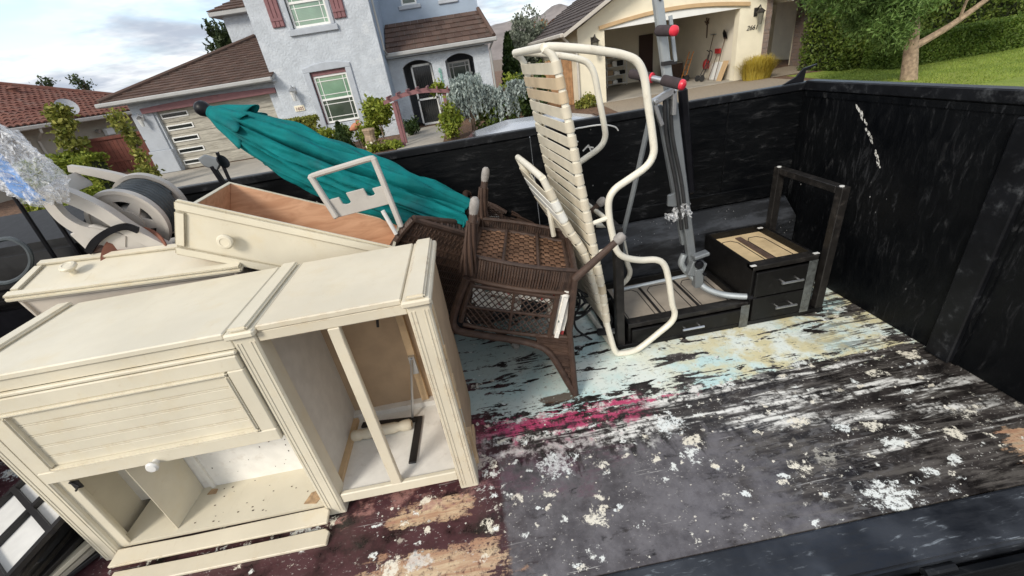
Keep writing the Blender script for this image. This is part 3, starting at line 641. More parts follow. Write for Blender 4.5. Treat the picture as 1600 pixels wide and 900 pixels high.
# upper window, sill and shutters
ts = MB(); ts.box(-5.45, -3.74, YM - .09, YM + .1, 3.24, 3.43); ts.box(-5.38, -5.26, YM - .05, YM + .1, 3.43, 5.0); ts.box(-3.95, -3.82, YM - .05, YM + .1, 3.43, 5.0)
ts.build('window_surround', MT['stucco_trim'], bh, bevel=.015)
sash_window(bh, -5.25, -3.96, 3.46, 4.95, YM + .06, MT['glass_green'], MT['glass_green'])
for x0 in (-5.92, -3.78):
    sh = B(x0, x0 + .42, YM - .05, YM, 3.56, 5.0).build('shutter', MT['mauve'], bh)
    for k in range(3): B(x0 + .01 + k * .138, x0 + .132 + k * .138, YM - .075, YM - .05, 3.57, 4.99).build('shutter_board', MT['mauve'], sh, bevel=.01)
    for z in (3.75, 4.75): B(x0 + .01, x0 + .41, YM - .095, YM - .075, z, z + .09).build('shutter_batten', MT['mauve'], sh)
wall_lamp(bh, -5.98, YM, 1.50, MT['zinc'], 1.7)
B(-6.17, -5.80, YM - .03, YM, .86, 1.06).build('number_plate', MT['stucco_cream'], bh, bevel=.01)
text_on(bh, '1605', -5.985, YM - .034, .90, .16, MT['mauve'])
# roof of the main block (above the picture)
tile_slope(bh, (-7.1, 17.7, 5.35), (-2.0, 17.7, 5.35), (-2.9, 21, 6.7), (-6.2, 21, 6.7), MT['tile_brown'])
# garage wing
gd0, gd1 = -11.15, -6.95
wall_with_holes(bh, 'garage_wall', MT['stucco_blue'], -11.95, -6.6, GZ, 2.0, 18.45, 18.7, [(gd0, gd1, GZ, 1.60)])
B(-11.95, -11.7, 18.7, 25, GZ, 2.0).build('garage_side_wall', MT['stucco_blue'], bh)
pier = MB(); pier.box(-12.02, -11.17, 18.33, 18.45, GZ, .30); pier.box(-11.98, -11.22, 18.39, 18.45, .30, 1.62); pier.build('garage_pier', MT['stucco_trim'], bh, bevel=.015)
hd = [(-11.5, 1.60), (-6.62, 1.60), (-6.62, 1.78)] + [(-6.62 - 4.88 * t, 1.78 + .07 * math.sin(math.pi * t)) for t in (.2, .4, .6, .8)] + [(-11.5, 1.78)]
MB().prism(hd, (0, 18.26, 0), (1, 0, 0), (0, 0, 1), (0, .18, 0)).build('garage_lintel', MT['mauve'], bh, bevel=.01)
gdoor = B(gd0, gd1, 18.60, 18.64, GZ, 1.6).build('garage_door', MT['garage_door'], bh)
ph = (1.6 - GZ) / 5
for k in range(5):
    z0 = GZ + k * ph
    B(gd0, gd1, 18.575, 18.60, z0 + .008, z0 + ph - .008).build('door_panel', MT['garage_door'], gdoor, bevel=.006)
    f = MB(); a, b, c, d = -11.08, -10.10, z0 + .15, z0 + .34
    for q in ((a, b, c, c + .04), (a, b, d - .04, d), (a, a + .04, c + .04, d - .04), (b - .04, b, c + .04, d - .04)): f.box(q[0], q[1], 18.55, 18.575, q[2], q[3])
    f.build('door_window_frame', MT['white_trim'], gdoor)
    B(a + .04, b - .04, 18.562, 18.574, c + .04, d - .04).build('door_window_pane', MT['glass_dark'], gdoor)
wall_lamp(bh, -11.62, 18.39, 1.42, MT['zinc'], 1.4)
tile_slope(bh, (-12.5, 17.95, 2.12), (-6.45, 17.95, 2.12), (-6.45, 22.3, 3.78), (-8.1, 22.3, 3.78), MT['tile_brown'])
tile_slope(bh, (-12.5, 26.6, 2.12), (-12.5, 17.95, 2.12), (-8.1, 22.3, 3.78), (-8.1, 22.6, 3.78), MT['tile_brown'])
MB().tube([(-12.5, 17.95, 2.18), (-8.1, 22.3, 3.84)], .085, 8).build('hip_ridge', MT['tile_brown'], bh)
gt = MB(); gt.box(-12.55, -6.45, 17.83, 17.96, 1.99, 2.13); gt.box(-12.62, -12.49, 17.83, 26.6, 1.99, 2.13); gt.build('gutter', MT['gutter'], bh, bevel=.03)
B(-12.45, -6.45, 17.96, 18.45, 1.97, 2.03).build('soffit', MT['stucco_trim'], bh)
# set-back upper storey behind the garage
B(-9.1, -6.6, 22.3, 25, 2.6, 4.7).build('rear_wall', MT['stucco_blue'], bh)
B(-9.45, -6.4, 21.9, 25.2, 4.66, 4.82).build('rear_eave', MT['gutter'], bh, bevel=.02)
tile_slope(bh, (-9.45, 21.9, 4.84), (-6.4, 21.9, 4.84), (-6.4, 23.6, 5.6), (-8.0, 23.6, 5.6), MT['tile_brown'])
# porch wing
YP = 19.5
def arch_wall(root, name, m, x0, x1, z0, z1, y0, y1, arches):
    mb = MB(); x = x0
    for a, b, zs, zc in arches:
        mb.box(x, a, y0, y1, z0, z1)
        top = [(a, zs)] + [(a + (b - a) * t, zs + (zc - zs) * math.sin(math.pi * t) ** .7) for t in np.linspace(.08, .92, 9)] + [(b, zs), (b, z1), (a, z1)]
        mb.prism([(float(p), float(q)) for p, q in top], (0, y0, 0), (1, 0, 0), (0, 0, 1), (0, y1 - y0, 0)); x = b
    mb.box(x, x1, y0, y1, z0, z1); return mb.build(name, m, root)
arch_wall(bh, 'porch_wall', MT['stucco_blue'], -2.5, 1.52, GZ, 2.1, YP, YP + .3, [(-2.0, -.82, 1.74, 1.95), (-.28, .86, 1.74, 1.95)])
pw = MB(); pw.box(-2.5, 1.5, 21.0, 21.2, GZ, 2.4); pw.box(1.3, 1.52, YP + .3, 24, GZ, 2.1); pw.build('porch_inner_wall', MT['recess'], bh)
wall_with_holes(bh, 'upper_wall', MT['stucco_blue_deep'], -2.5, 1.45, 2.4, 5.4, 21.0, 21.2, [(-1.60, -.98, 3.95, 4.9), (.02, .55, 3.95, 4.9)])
for a, b in ((-1.60, -.98), (.02, .55)):
    sash_window(bh, a, b, 3.95, 4.9, 21.05, MT['glass_dim'], None, False)
    B(a - .14, b + .14, 20.93, 21.02, 3.80, 3.95).build('window_sill', MT['stucco_trim'], bh, bevel=.02)
tile_slope(bh, (-2.45, 19.15, 2.30), (1.78, 19.15, 2.30), (1.45, 21.0, 3.40), (-2.45, 21.0, 3.40), MT['tile_brown'])
tile_slope(bh, (1.78, 19.15, 2.30), (1.78, 24, 2.30), (1.45, 24, 3.40), (1.45, 21.0, 3.40), MT['tile_brown'])
MB().tube([(1.78, 19.15, 2.36), (1.45, 21, 3.46)], .08, 8).build('hip_ridge', MT['tile_brown'], bh)
g2 = MB(); g2.box(-2.49, 1.88, 19.02, 19.15, 2.16, 2.31); g2.build('gutter', MT['gutter'], bh, bevel=.03)
B(-2.48, 1.7, 19.15, 19.5, 2.12, 2.17).build('soffit', MT['stucco_trim'], bh)
MB().tube([(1.72, 19.1, 2.2), (1.58, 19.44, 1.95), (1.58, 19.44, GZ)], .04, 8).build('downspout', MT['gutter'], bh)
MB().tube([(-2.40, 18.5, 5.2), (-2.40, 18.5, 2.4), (-2.40, 19.0, 2.3)], .04, 8).build('downspout', MT['gutter'], bh)
# barred security door and the porch window
sd = MB()
for q in ((-1.72, -.86, GZ, GZ + .08), (-1.72, -.86, 1.72, 1.80), (-1.72, -1.65, GZ, 1.8), (-.93, -.86, GZ, 1.8), (-1.72, -.86, .45, .52), (-1.72, -.86, .80, .86)): sd.box(q[0], q[1], 19.95, 20.0, q[2], q[3])
door = sd.build('security_door', MT['white_trim'], bh)
for k in range(8): MB().tube([(-1.60 + k * .086, 19.97, GZ + .05), (-1.60 + k * .086, 19.97, 1.75)], .012, 6).build('door_bar', MT['black_iron'], door)
B(-1.66, -.92, 20.02, 20.05, GZ, 1.76).build('door_leaf', MT['glass_dark'], door)
sc_ = MB()
for k in range(8): sc_.tube([(-1.60 + k * .09 + .035 * math.cos(a), 19.96, .66 + .05 * math.sin(a)) for a in np.linspace(0, 6.28, 9)], .008, 5)
sc_.build('door_scrollwork', MT['black_iron'], door)
sash_window(bh, -.22, .72, -.1, 1.70, 20.55, MT['glass_dim'], None, True)
B(-.28, -.2, 20.5, 21, GZ, 2.0).build('porch_pier', MT['stucco_blue'], bh)
vine = MB(); rr = random.Random(3)
for k in range(26): vine.add([(-.55 + rr.uniform(-.05, .05), 19.46, 1.55 - k * .045), (-.55 + rr.uniform(.02, .1), 19.44, 1.53 - k * .045), (-.55 + rr.uniform(-.1, -.0), 19.45, 1.49 - k * .045)], [(0, 1, 2)])
stuff(vine.build('hanging_vine', plain('teal_ornament', (.10, .30, .24), .6), bh))

# ------------------------------------------------------------------ cream house with the open garage
wh = thing('cream_house', 'cream stucco house with its arched double garage standing open', 'house', (8.2, 19, GZ))
YW = 17.44
ga, gb, gt_ = 5.62, 10.76, 1.90
mbw = MB(); mbw.box(4.62, ga, YW, YW + .3, GZ, 2.05); mbw.box(gb, 11.78, YW, YW + .3, GZ, 2.05)
mbw.prism([(4.62, 2.05), (ga, 2.05), (ga, gt_), (gb, gt_), (gb, 2.05), (11.78, 2.05), (8.2, 3.95)], (0, YW, 0), (1, 0, 0), (0, 0, 1), (0, .3, 0)); mbw.build('front_wall', MT['stucco_cream'], wh)
def arc_band(x0, x1, z0, rise, wd, y0, y1, sag=None):
    N_ = 14; lo = [(x0 + (x1 - x0) * i / N_, z0 + rise * math.sin(math.pi * i / N_)) for i in range(N_ + 1)]
    hi = [(x, z + wd) for x, z in reversed(lo)]; return MB().prism(lo + hi, (0, y0, 0), (1, 0, 0), (0, 0, 1), (0, y1 - y0, 0))
arc_band(5.42, 11.08, 1.93, .24, .12, YW - .09, YW).build('arch_trim', MT['trim_tan'], wh)
lowd = [(5.62, 1.9)] + [(5.62 + 5.14 * i / 12, 1.90 + .245 * math.sin(math.pi * i / 12)) for i in range(1, 12)] + [(10.76, 1.9)]
MB().prism(lowd, (0, YW - .02, 0), (1, 0, 0), (0, 0, 1), (0, .018, 0)).build('arch_infill', MT['white_trim'], wh)
# gable roof, its left slope in view
tile_slope(wh, (4.02, 28, 1.97), (4.02, 17.0, 1.97), (8.2, 17.0, 4.13), (8.2, 28, 4.13), MT['tile_dark'], under=MT['gutter_pale'])
tile_slope(wh, (12.38, 17.0, 1.97), (12.38, 28, 1.97), (8.2, 28, 4.13), (8.2, 17.0, 4.13), MT['tile_dark'], under=MT['gutter_pale'])
rk = MB(); rk.bar((3.98, 16.98, 1.90), (8.2, 16.98, 4.08), .10, .2, (0, 1, 0)); rk.bar((8.2, 16.98, 4.08), (12.42, 16.98, 1.90), .10, .2, (0, 1, 0)); rk.build('rake_board', MT['gutter_pale'], wh)
ge = MB(); ge.box(3.88, 4.02, 16.95, 28, 1.86, 2.0); ge.build('gutter', MT['gutter_pale'], wh, bevel=.03)
MB().tube([(3.98, 17.1, 1.88), (4.3, 17.3, 1.6), (4.56, 17.40, 1.5), (4.56, 17.40, GZ)], .045, 8).build('downspout', MT['gutter_pale'], wh)
sw = MB(); sw.box(4.62, 4.85, YW + .3, 28, GZ, 2.05); sw.build('side_wall', MT['stucco_cream'], wh)
wall_lamp(wh, 5.20, YW, 1.50, MT['lantern'], 2.0); wall_lamp(wh, 11.40, YW, 1.60, MT['lantern'], 2.0)
text_on(wh, '2661', 11.29, YW - .01, 1.14, .22, MT['lantern'], shear=.3)
# garage interior
gi = MB(); gi.box(4.9, 12.6, 23.6, 23.8, GZ, 2.3); gi.box(4.86, 5.0, YW + .3, 23.6, GZ, 2.3); gi.box(10.95, 11.1, YW + .3, 23.6, GZ, 2.3); gi.box(5.0, 10.95, YW + .3, 23.6, 2.22, 2.3)
gi.build('garage_inner_wall', plain('garage_plaster', (.76, .70, .58), .9, var=.05, scale=1.5, bump=0), wh)
B(5.0, 10.95, YW + .02, 23.6, GZ - .02, GZ + .01).build('garage_floor', MT['concrete'], wh)
B(ga, gb, YW + .1, 20.4, 2.06, 2.10).build('raised_garage_door', MT['white_trim'], wh)
B(9.35, 10.05, 23.5, 23.59, GZ, 1.55).build('inner_doorway', MT['dark_door'], wh)
# recessed entry to the right
en = MB(); en.box(11.95, 14.6, 20.9, 21.1, GZ, 2.6); en.box(14.66, 16.7, 19.44, 19.7, GZ, 2.6); en.box(16.5, 16.7, 19.7, 26, GZ, 2.6); en.build('entry_wall', MT['stucco_cream'], wh)
B(12.35, 13.35, 20.82, 20.9, GZ, 1.62).build('front_door', MT['dark_door'], wh)
B(11.6, 16.9, 17.3, 26, 2.55, 2.75).build('entry_roof', MT['gutter_pale'], wh)
B(16.44, 16.52, 19.38, 19.44, GZ, 2.5).build('corner_board', MT['white_trim'], wh)
rs = random.Random(8)
for (x0, x1, y0, y1) in ((11.78, 12.0, YW - .02, YW + .4), (14.55, 14.95, 19.1, 19.5)):
    z = GZ
    while z < 2.5:
        h = rs.uniform(.10, .2); x = x0
        while x < x1 - .02:
            wd = min(rs.uniform(.14, .34), x1 - x)
            if x1 - x - wd < .06: wd = x1 - x
            d = rs.uniform(0, .03); B(x + .004, x + wd - .004, y0 - d, y1, z + .004, z + h - .004).build('stone', MT['stone'], wh); x += wd
        z += h

# ------------------------------------------------------------------ things standing in the open garage
def shelf_unit(x, y, label, n=4, w=1.0, h=1.35):
    t = thing('shelf_unit', label, 'shelf', (x, y, GZ + .01), group='garage shelves')
    for dx_ in (0, w):
        for dy_ in (0, .4): B(x + dx_ - .02, x + dx_ + .02, y + dy_ - .02, y + dy_ + .02, GZ + .01, GZ + h).build('post', MT['plastic_white'], t)
    for k in range(n): B(x - .02, x + w + .02, y - .02, y + .42, GZ + .12 + k * (h - .2) / (n - 1), GZ + .15 + k * (h - .2) / (n - 1)).build('shelf', MT['plastic_white'], t)
    return t
shelf_unit(6.05, 22.9, 'white wire shelf unit nearest the garage left wall'); shelf_unit(7.45, 22.9, 'white shelf unit stacked with small cartons at the garage back')
rs = random.Random(4); mats_ = ['cardboard', 'plastic_white', 'tool_orange', 'stucco_cream', 'black_plastic', 'cardboard', 'tool_red']
places = ['on the lowest shelf', 'on the second shelf', 'on the third shelf', 'on the top shelf']
for k in range(4):
    zb = GZ + .151 + k * (1.35 - .2) / 3
    x = 7.5; j = 0
    for nm, cn in (('brown', 'cardboard'), ('white', 'plastic_white'), ('black', 'black_plastic'))[:3 if k < 3 else 2]:
        wd = rs.uniform(.2, .3); hh = rs.uniform(.12, .24)
        o = MB().box(x, x + wd, 22.95, 23.25, zb, zb + hh); o.box(x + .01, x + wd - .01, 22.96, 23.24, zb + hh, zb + hh + .015)
        tag(o.build('storage_box', MT[cn], bevel=.008), f'{nm} storage box {places[k]} of the stacked garage shelf unit', 'box', 'boxes on the garage shelves'); x += wd + .04
ch = thing('storage_chest', 'dark storage chest against the garage right wall', 'chest', (10.45, 22.2, GZ + .01))
B(10.1, 10.85, 21.9, 22.7, GZ + .03, .12).build('chest_body', MT['slat_brown'], ch, bevel=.02); B(10.08, 10.87, 21.88, 22.72, .125, .19).build('chest_lid', MT['stucco_tan'], ch, bevel=.02)
def leaning(name, label, cat, m, y, top, head):
    t = thing(name, label, cat, (10.6, y, GZ + .01)); base = V(10.55, y, GZ + .02); tp = V(10.9, y, top)
    MB().tube([base, tp], .016, 6).build('shaft', MT['slat_brown'] if m is None else m, t); head(t, base, tp); return t
def rake_head(t, b, p): MB().box(p.x - .03, p.x + .0, p.y - .2, p.y + .2, p.z - .02, p.z + .03).build('head', MT['zinc'], t)
def shovel_head(t, b, p): MB().prism([(-.12, 0), (.12, 0), (.12, .22), (0, .34), (-.12, .22)], (p.x, p.y, p.z - .1), (0, 1, 0), (-.3, 0, 1), (.02, 0, 0)).build('blade', MT['black_plastic'], t)
def broom_head(t, b, p): MB().box(p.x - .05, p.x + .01, p.y - .18, p.y + .18, p.z - .1, p.z + .08).build('bristles', MT['tool_red'], t)
leaning('garden_rake', 'long grey garden rake leaning on the garage right wall', 'rake', None, 19.4, 1.15, rake_head)
leaning('shovel', 'black bladed shovel leaning nearest the garage opening', 'shovel', None, 18.5, 1.05, shovel_head)
leaning('broom', 'red headed broom leaning between rake and shovel', 'broom', None, 18.95, .55, broom_head)
ht = thing('hand_truck', 'orange and black two-wheeled hand truck in the garage', 'hand truck', (10.2, 20.2, GZ + .01))
fr_ = MB()
for y in (20.0, 20.36): fr_.tube([(10.05, y, GZ + .08), (10.35, y, .55), (10.38, y, .62)], .02, 6)
for k in range(4): fr_.tube([(10.1 + k * .07, 20.0, GZ + .25 + k * .2), (10.1 + k * .07, 20.36, GZ + .25 + k * .2)], .015, 6)
fr_.build('frame', MT['tool_orange'], ht)
for y in (19.95, 20.41): MB().lathe([(.12, -.025), (.13, 0), (.12, .025)], (10.1, y, GZ + .14), (0, 1, 0), 14).build('wheel', MT['black_rubber'], ht)
B(9.9, 10.06, 20.0, 20.36, GZ + .02, GZ + .035).build('toe_plate', MT['black_iron'], ht)
rb_ = thing('red_bag', 'red bag hanging beside the tools in the garage', 'bag', (10.85, 19.7, -.1))
MB().lathe([(.02, 0), (.12, .04), (.15, .16), (.12, .32), (.05, .40)], (10.84, 19.72, -.15), (0, 0, 1), 10).build('sack', MT['tool_red'], rb_, smooth=True); MB().tube([(10.84, 19.72, .22), (10.9, 19.72, .42)], .012, 5).build('loop', MT['black_rubber'], rb_)
gc = thing('wheeled_trolley', 'black wheeled trolley standing by the hand truck in the garage', 'trolley', (10.4, 19.0, GZ + .01))
fg = MB()
for dy_ in (-.1, .12): fg.tube(spline([(10.2, 19.0 + dy_, GZ + .12), (10.5, 19.0 + dy_, .1), (10.62, 19.0 + dy_, .5), (10.5, 19.0 + dy_, .62)], 4), .018, 6)
for k in range(3): fg.tube([(10.3 + .1 * k, 18.9, GZ + .25 + .2 * k), (10.3 + .1 * k, 19.12, GZ + .25 + .2 * k)], .014, 5)
fg.build('frame', MT['black_iron'], gc, smooth=True)
for dy_ in (-.18, .2): MB().lathe([(.11, -.02), (.125, 0), (.11, .02)], (10.2, 19.0 + dy_, GZ + .135), (0, 1, 0), 14).build('wheel', MT['black_rubber'], gc)
wp = tag(MB().prism([(0, 0), (.9, 0), (.9, .62), (.45, .70), (0, .62)], (10.72, 18.3, GZ + .012), (0, 1, 0), (.22, 0, .97), (-.03, 0, 0)).build('display_board', MT['white_trim'], bevel=.01), 'white board leaning low on the garage right wall behind the tools', 'board')
cbx = thing('wall_cabinet', 'dark wall shelf loaded with boxes high on the garage back wall', 'shelf', (6.9, 23.4, .75))
B(6.2, 8.2, 23.2, 23.59, .92, .96).build('shelf', MT['slat_brown'], cbx)
for x in (6.3, 7.2, 8.1): B(x - .02, x + .02, 23.25, 23.59, .70, .92).build('bracket', MT['black_iron'], cbx)
for k, (x, w_, h_, mm, lb) in enumerate(((6.3, .5, .3, 'cardboard', 'brown carton at the left end of the garage wall shelf'), (6.9, .4, .45, 'slat_brown', 'dark tall carton in the middle of the garage wall shelf'), (7.45, .6, .25, 'plastic_white', 'low white bin at the right end of the garage wall shelf'))):
    o = MB().box(x, x + w_, 23.25, 23.55, .961, .961 + h_); o.box(x + .02, x + w_ - .02, 23.27, 23.53, .961 + h_, .975 + h_); tag(o.build('storage_box', MT[mm], bevel=.01), lb, 'box', 'boxes on the garage shelves')
wo_ = thing('wall_ornament', 'dark ornament hanging high on the garage right wall', 'ornament', (10.93, 20.0, 1.1))
oo = MB(); oo.tube([(10.93, 20, 1.05), (10.92, 20, 1.55)], .025, 6)
for k in range(5): oo.tube([(10.92, 20, 1.55), (10.9, 20 + .16 * math.cos(k * 1.25), 1.68 + .13 * math.sin(k * 1.25))], .025, 6)
oo.build('ornament_body', MT['slat_brown'], wo_)
bd = tag(MB().prism([(0, 0), (.35, 0), (.35, .75), (0, .75)], (10.55, 17.95, GZ + .012), (.0, 1, 0), (.35, 0, .94), (-.03, 0, 0)).build('plywood_board', MT['trim_tan'], bevel=.005), 'tan board leaning inside the garage opening', 'board')

# ------------------------------------------------------------------ house with red tiles, far left
lh = thing('red_roofed_house', 'single-storey tan house with red barrel tile roof and gutter', 'house', (-19, 22, GZ))
e0, e1 = V(-17.2, 17.0, 1.80), V(-15.9, 25.5, 1.80)
dv = (e1 - e0).normalized(); inn = V(-dv.y, dv.x, 0)           # towards the house
ex0 = e0 - dv * 6
def lp(a, b, z): q = ex0 + dv * a + inn * b; return V(q.x, q.y, z)
Ltot = (e1 - ex0).length + 3
for a0, a1, b0, b1, z0, z1, nm, mm in ((.6, Ltot - .6, .55, .8, GZ - .1, 1.7, 'side_wall', 'stucco_tan'), (Ltot - .9, Ltot - .65, .8, 9.5, GZ - .1, 1.7, 'rear_wall', 'stucco_tan')):
    P = [lp(a0, b0, z0), lp(a1, b0, z0), lp(a1, b1, z0), lp(a0, b1, z0)]; MB().hexa(P + [V(p.x, p.y, z1) for p in P]).build(nm, MT[mm], lh)
tile_slope(lh, lp(0, 0, 1.84), lp(Ltot, 0, 1.84), lp(Ltot - 4.8, 5, 3.75), lp(4, 5, 3.95), MT['tile_red'], course=.38, tw=.27, barrel=.075)
tile_slope(lh, lp(Ltot, 0, 1.84), lp(Ltot, 10, 1.84), lp(Ltot - 4.8, 5.2, 3.75), lp(Ltot - 4.8, 5, 3.75), MT['tile_red'], course=.38, tw=.27, barrel=.075)
MB().tube([lp(Ltot, 0, 1.93), lp(Ltot - 4.8, 5, 3.85), lp(4, 5, 4.05)], .11, 8).build('ridge_tiles', MT['tile_red'], lh)
P = [lp(-.1, -.14, 1.68), lp(Ltot + .1, -.14, 1.68), lp(Ltot + .1, 0, 1.68), lp(-.1, 0, 1.68)]; MB().hexa(P + [V(p.x, p.y, 1.84) for p in P]).build('gutter', MT['gutter_pale'], lh, bevel=.03)
P = [lp(0, 0, 1.70), lp(Ltot, 0, 1.70), lp(Ltot, .6, 1.70), lp(0, .6, 1.70)]; MB().hexa(P + [V(p.x, p.y, 1.74) for p in P]).build('soffit', MT['stucco_tan'], lh)
MB().tube([lp(9.2, -.07, 1.68), lp(9.2, -.05, 1.55), lp(9.35, .48, 1.25), lp(9.35, .5, GZ)], .05, 8).build('downspout', MT['gutter_pale'], lh)
MB().lathe([(.16, 0), (.16, .34), (.22, .36), (.1, .45)], lp(12.4, 3.6, 3.1), (0, 0, 1), 10).build('roof_vent', MT['tile_red'], lh)
vb = MB(); q = lp(12.6, .5, 1.12); vb.box(q.x - .06, q.x + .12, q.y - .25, q.y + .25, q.z - .15, q.z + .15); vb.build('wall_vent', MT['white_trim'], lh, bevel=.02)
wl_ = MB(); q = lp(12.0, .5, 1.25); wl_.lathe([(.05, 0), (.09, .1), (.08, .16)], q, (1, 0, -.3), 10); wl_.build('flood_lamp', MT['zinc'], lh, smooth=True)
sd_ = thing('satellite_dish', 'grey oval satellite dish on the red tiled eave', 'satellite dish', lp(11.0, .15, 1.9))
q = lp(11.0, .2, 2.28); ax_ = V(.75, -.55, .45).normalized()
MB().lathe([(.02, .0), (.15, .012), (.28, .05), (.38, .10), (.385, .112), (.28, .065), (.02, .015)], q, ax_, 22).build('reflector', MT['dish'], sd_, smooth=True)
MB().tube([lp(11.0, .1, 1.80), lp(11.0, .1, 2.0), q], .03, 8).build('mast', MT['gutter'], sd_)
ar_ = MB(); ar_.tube([q - V(0, 0, .25), q + ax_ * .42 - V(0, 0, .16)], .018, 6); ar_.lathe([(.05, 0), (.05, .12)], q + ax_ * .40 - V(0, 0, .16), -ax_, 8); ar_.build('feed_arm', MT['lantern'], sd_)
# red board gate between the two houses
rg = thing('side_gate', 'rust red board gate between the tan house and the blue garage', 'gate', (-14.2, 22.5, GZ))
a0, a1 = V(-16.6, 21.6, 0), V(-12.6, 21.6, 0)
nb = 22
for k in range(nb):
    x0 = a0.x + (a1.x - a0.x) * k / nb; x1 = a0.x + (a1.x - a0.x) * (k + 1) / nb
    B(x0 + .006, x1 - .006, 21.58, 21.62, GZ, .98 + .01 * (k % 2)).build('board', MT['gate_red'], rg)
B(a0.x, a1.x, 21.52, 21.58, .86, .99).build('rail', MT['gate_red'], rg); B(a0.x, a1.x, 21.55, 21.58, -.1, .0).build('rail', MT['gate_red'], rg)
# pale wooden fence beside the cream house
wf = thing('board_fence', 'tall tan board fence beside the cream garage', 'fence', (4.2, 18.6, GZ))
for k in range(9): B(3.55 + k * .118, 3.66 + k * .118, 18.5, 18.53, GZ, 1.18 + .02 * (k % 3)).build('board', MT['fence_wood'], wf)
B(3.5, 4.62, 18.53, 18.58, .7, .8).build('rail', MT['fence_wood'], wf)
# mauve garden arch
pg = thing('garden_arch', 'mauve wooden garden arch over the path to the porch', 'arbor', (-1.25, 15.2, GZ))
for x in (-2.06, -.44):
    for y in (15.0, 15.6): B(x - .055, x + .055, y - .055, y + .055, GZ, .80).build('post', MT['mauve'], pg, bevel=.01)
for y in (14.93, 15.67):
    lo = [(-2.35 + 2.2 * i / 10, .78 + .16 * math.sin(math.pi * i / 10)) for i in range(11)]; hi = [(x, z + .11) for x, z in reversed(lo)]
    MB().prism(lo + hi, (0, y - .03, 0), (1, 0, 0), (0, 0, 1), (0, .06, 0)).build('arch_beam', MT['mauve'], pg)
for k in range(7):
    x = -2.2 + k * .316; z = .90 + .16 * math.sin(math.pi * (x + 2.35) / 2.2); B(x - .02, x + .02, 14.75, 15.85, z, z + .06).build('arch_slat', MT['mauve'], pg)

# ------------------------------------------------------------------ silver car on the street
car = thing('parked_car', 'silver car parked on the street beyond the trailer wall', 'car', (1.3, 6.6, -.69))
cx0, cy0 = -.9, 6.0                                        # rear end x, centre line y
prof = [(0, .28, .62), (.05, .80, .70), (.55, .98, .80), (1.05, 1.38, .62), (1.5, 1.455, .60), (2.3, 1.44, .60), (2.75, 1.34, .60), (3.45, .98, .80), (4.3, .86, .76), (4.55, .62, .66), (4.6, .28, .6)]
ring = []
def car_sec(i):
    x, h, hw = prof[i]; W_ = .88; zb = .25; zs = min(h, .93)
    return [(-W_ * .96, zb), (-W_, .55 if h > .56 else h), (-W_ * .97, zs), (-hw, h - .05 if h > 1 else h), (-hw * .8, h), (hw * .8, h), (hw, h - .05 if h > 1 else h), (W_ * .97, zs), (W_, .55 if h > .56 else h), (W_ * .96, zb)]
vs = []; fs = []; ns = 10
for i in range(len(prof)):
    for (yy, zz) in car_sec(i): vs.append((cx0 + prof[i][0], cy0 + yy, -.69 + zz))
for i in range(len(prof) - 1):
    for k in range(ns - 1): fs.append((i * ns + k, i * ns + k + 1, (i + 1) * ns + k + 1, (i + 1) * ns + k))
    fs.append((i * ns + ns - 1, i * ns, (i + 1) * ns, (i + 1) * ns + ns - 1))
fs += [tuple(range(ns - 1, -1, -1)), tuple((len(prof) - 1) * ns + k for k in range(ns))]
bd_ = MB().add(vs, fs).build('body', MT['car_paint'], car, smooth=True)
def car_glass(name, pts): MB().add([(cx0 + x, cy0 + y, -.69 + z) for x, y, z in pts], [tuple(range(len(pts)))]).build(name, MT['glass_dark'], car, solid=.01)
car_glass('windscreen', [(2.78, -.5, 1.345), (2.78, .5, 1.345), (3.42, .66, 1.01), (3.42, -.66, 1.01)])
car_glass('rear_window', [(1.03, -.5, 1.385), (1.03, .5, 1.385), (.58, .62, 1.02), (.58, -.62, 1.02)])
for s in (-1, 1):
    car_glass('side_window', [(1.15, s * .70, 1.34), (2.0, s * .69, 1.37), (2.0, s * .865, .96), (.8, s * .865, .96)]); car_glass('side_window', [(2.06, s * .69, 1.37), (2.7, s * .70, 1.30), (3.25, s * .865, .96), (2.06, s * .865, .96)])
    for x in (.85, 3.65):
        wq = MB().lathe([(.29, -.1), (.32, -.07), (.32, .07), (.29, .1)], (cx0 + x, cy0 + s * .82, -.69 + .32), (0, 1, 0), 20).build('wheel', MT['black_rubber'], car, smooth=True)
        MB().lathe([(.2, -.105), (.2, .105)], (cx0 + x, cy0 + s * .82, -.69 + .32), (0, 1, 0), 14).build('rim', MT['zinc'], wq)
    MB().lathe([(.07, 0), (.06, .03)], (cx0 + 4.5, cy0 + s * .6, -.69 + .68), (1, 0, .2), 12).build('headlight', MT['frosted'], car)

# ------------------------------------------------------------------ plants
def leaf_mesh(pts, size, rng, elong=1.7, droop=None, jitter=1.):
    n = len(pts); P = np.array(pts, float)
    d = rng.normal(size=(n, 3)); d /= np.linalg.norm(d, axis=1)[:, None]
    if droop is not None: d = d * jitter + np.array(droop); d /= np.linalg.norm(d, axis=1)[:, None]
    e = rng.normal(size=(n, 3)); e -= (e * d).sum(1)[:, None] * d; e /= np.linalg.norm(e, axis=1)[:, None]
    s = size * rng.uniform(.6, 1.35, n)[:, None]
    v = np.stack([P - d * s * elong * .5, P + e * s * .5, P + d * s * elong * .5, P - e * s * .5], 1).reshape(-1, 3)
    f = np.arange(4 * n).reshape(n, 4)
    return v, f
def foliage(name, m, root, pts, size, rng, **k):
    v, f = leaf_mesh(pts, size, rng, **k)
    I = ROOT[root.name].inverted(); v = v @ np.array(I.to_3x3()).T + np.array(I.translation)
    me = bpy.data.meshes.new(name); me.from_pydata(v.tolist(), [], f.tolist()); me.materials.append(m)
    o = bpy.data.objects.new(name, me); col.objects.link(o); o.parent = root; return o
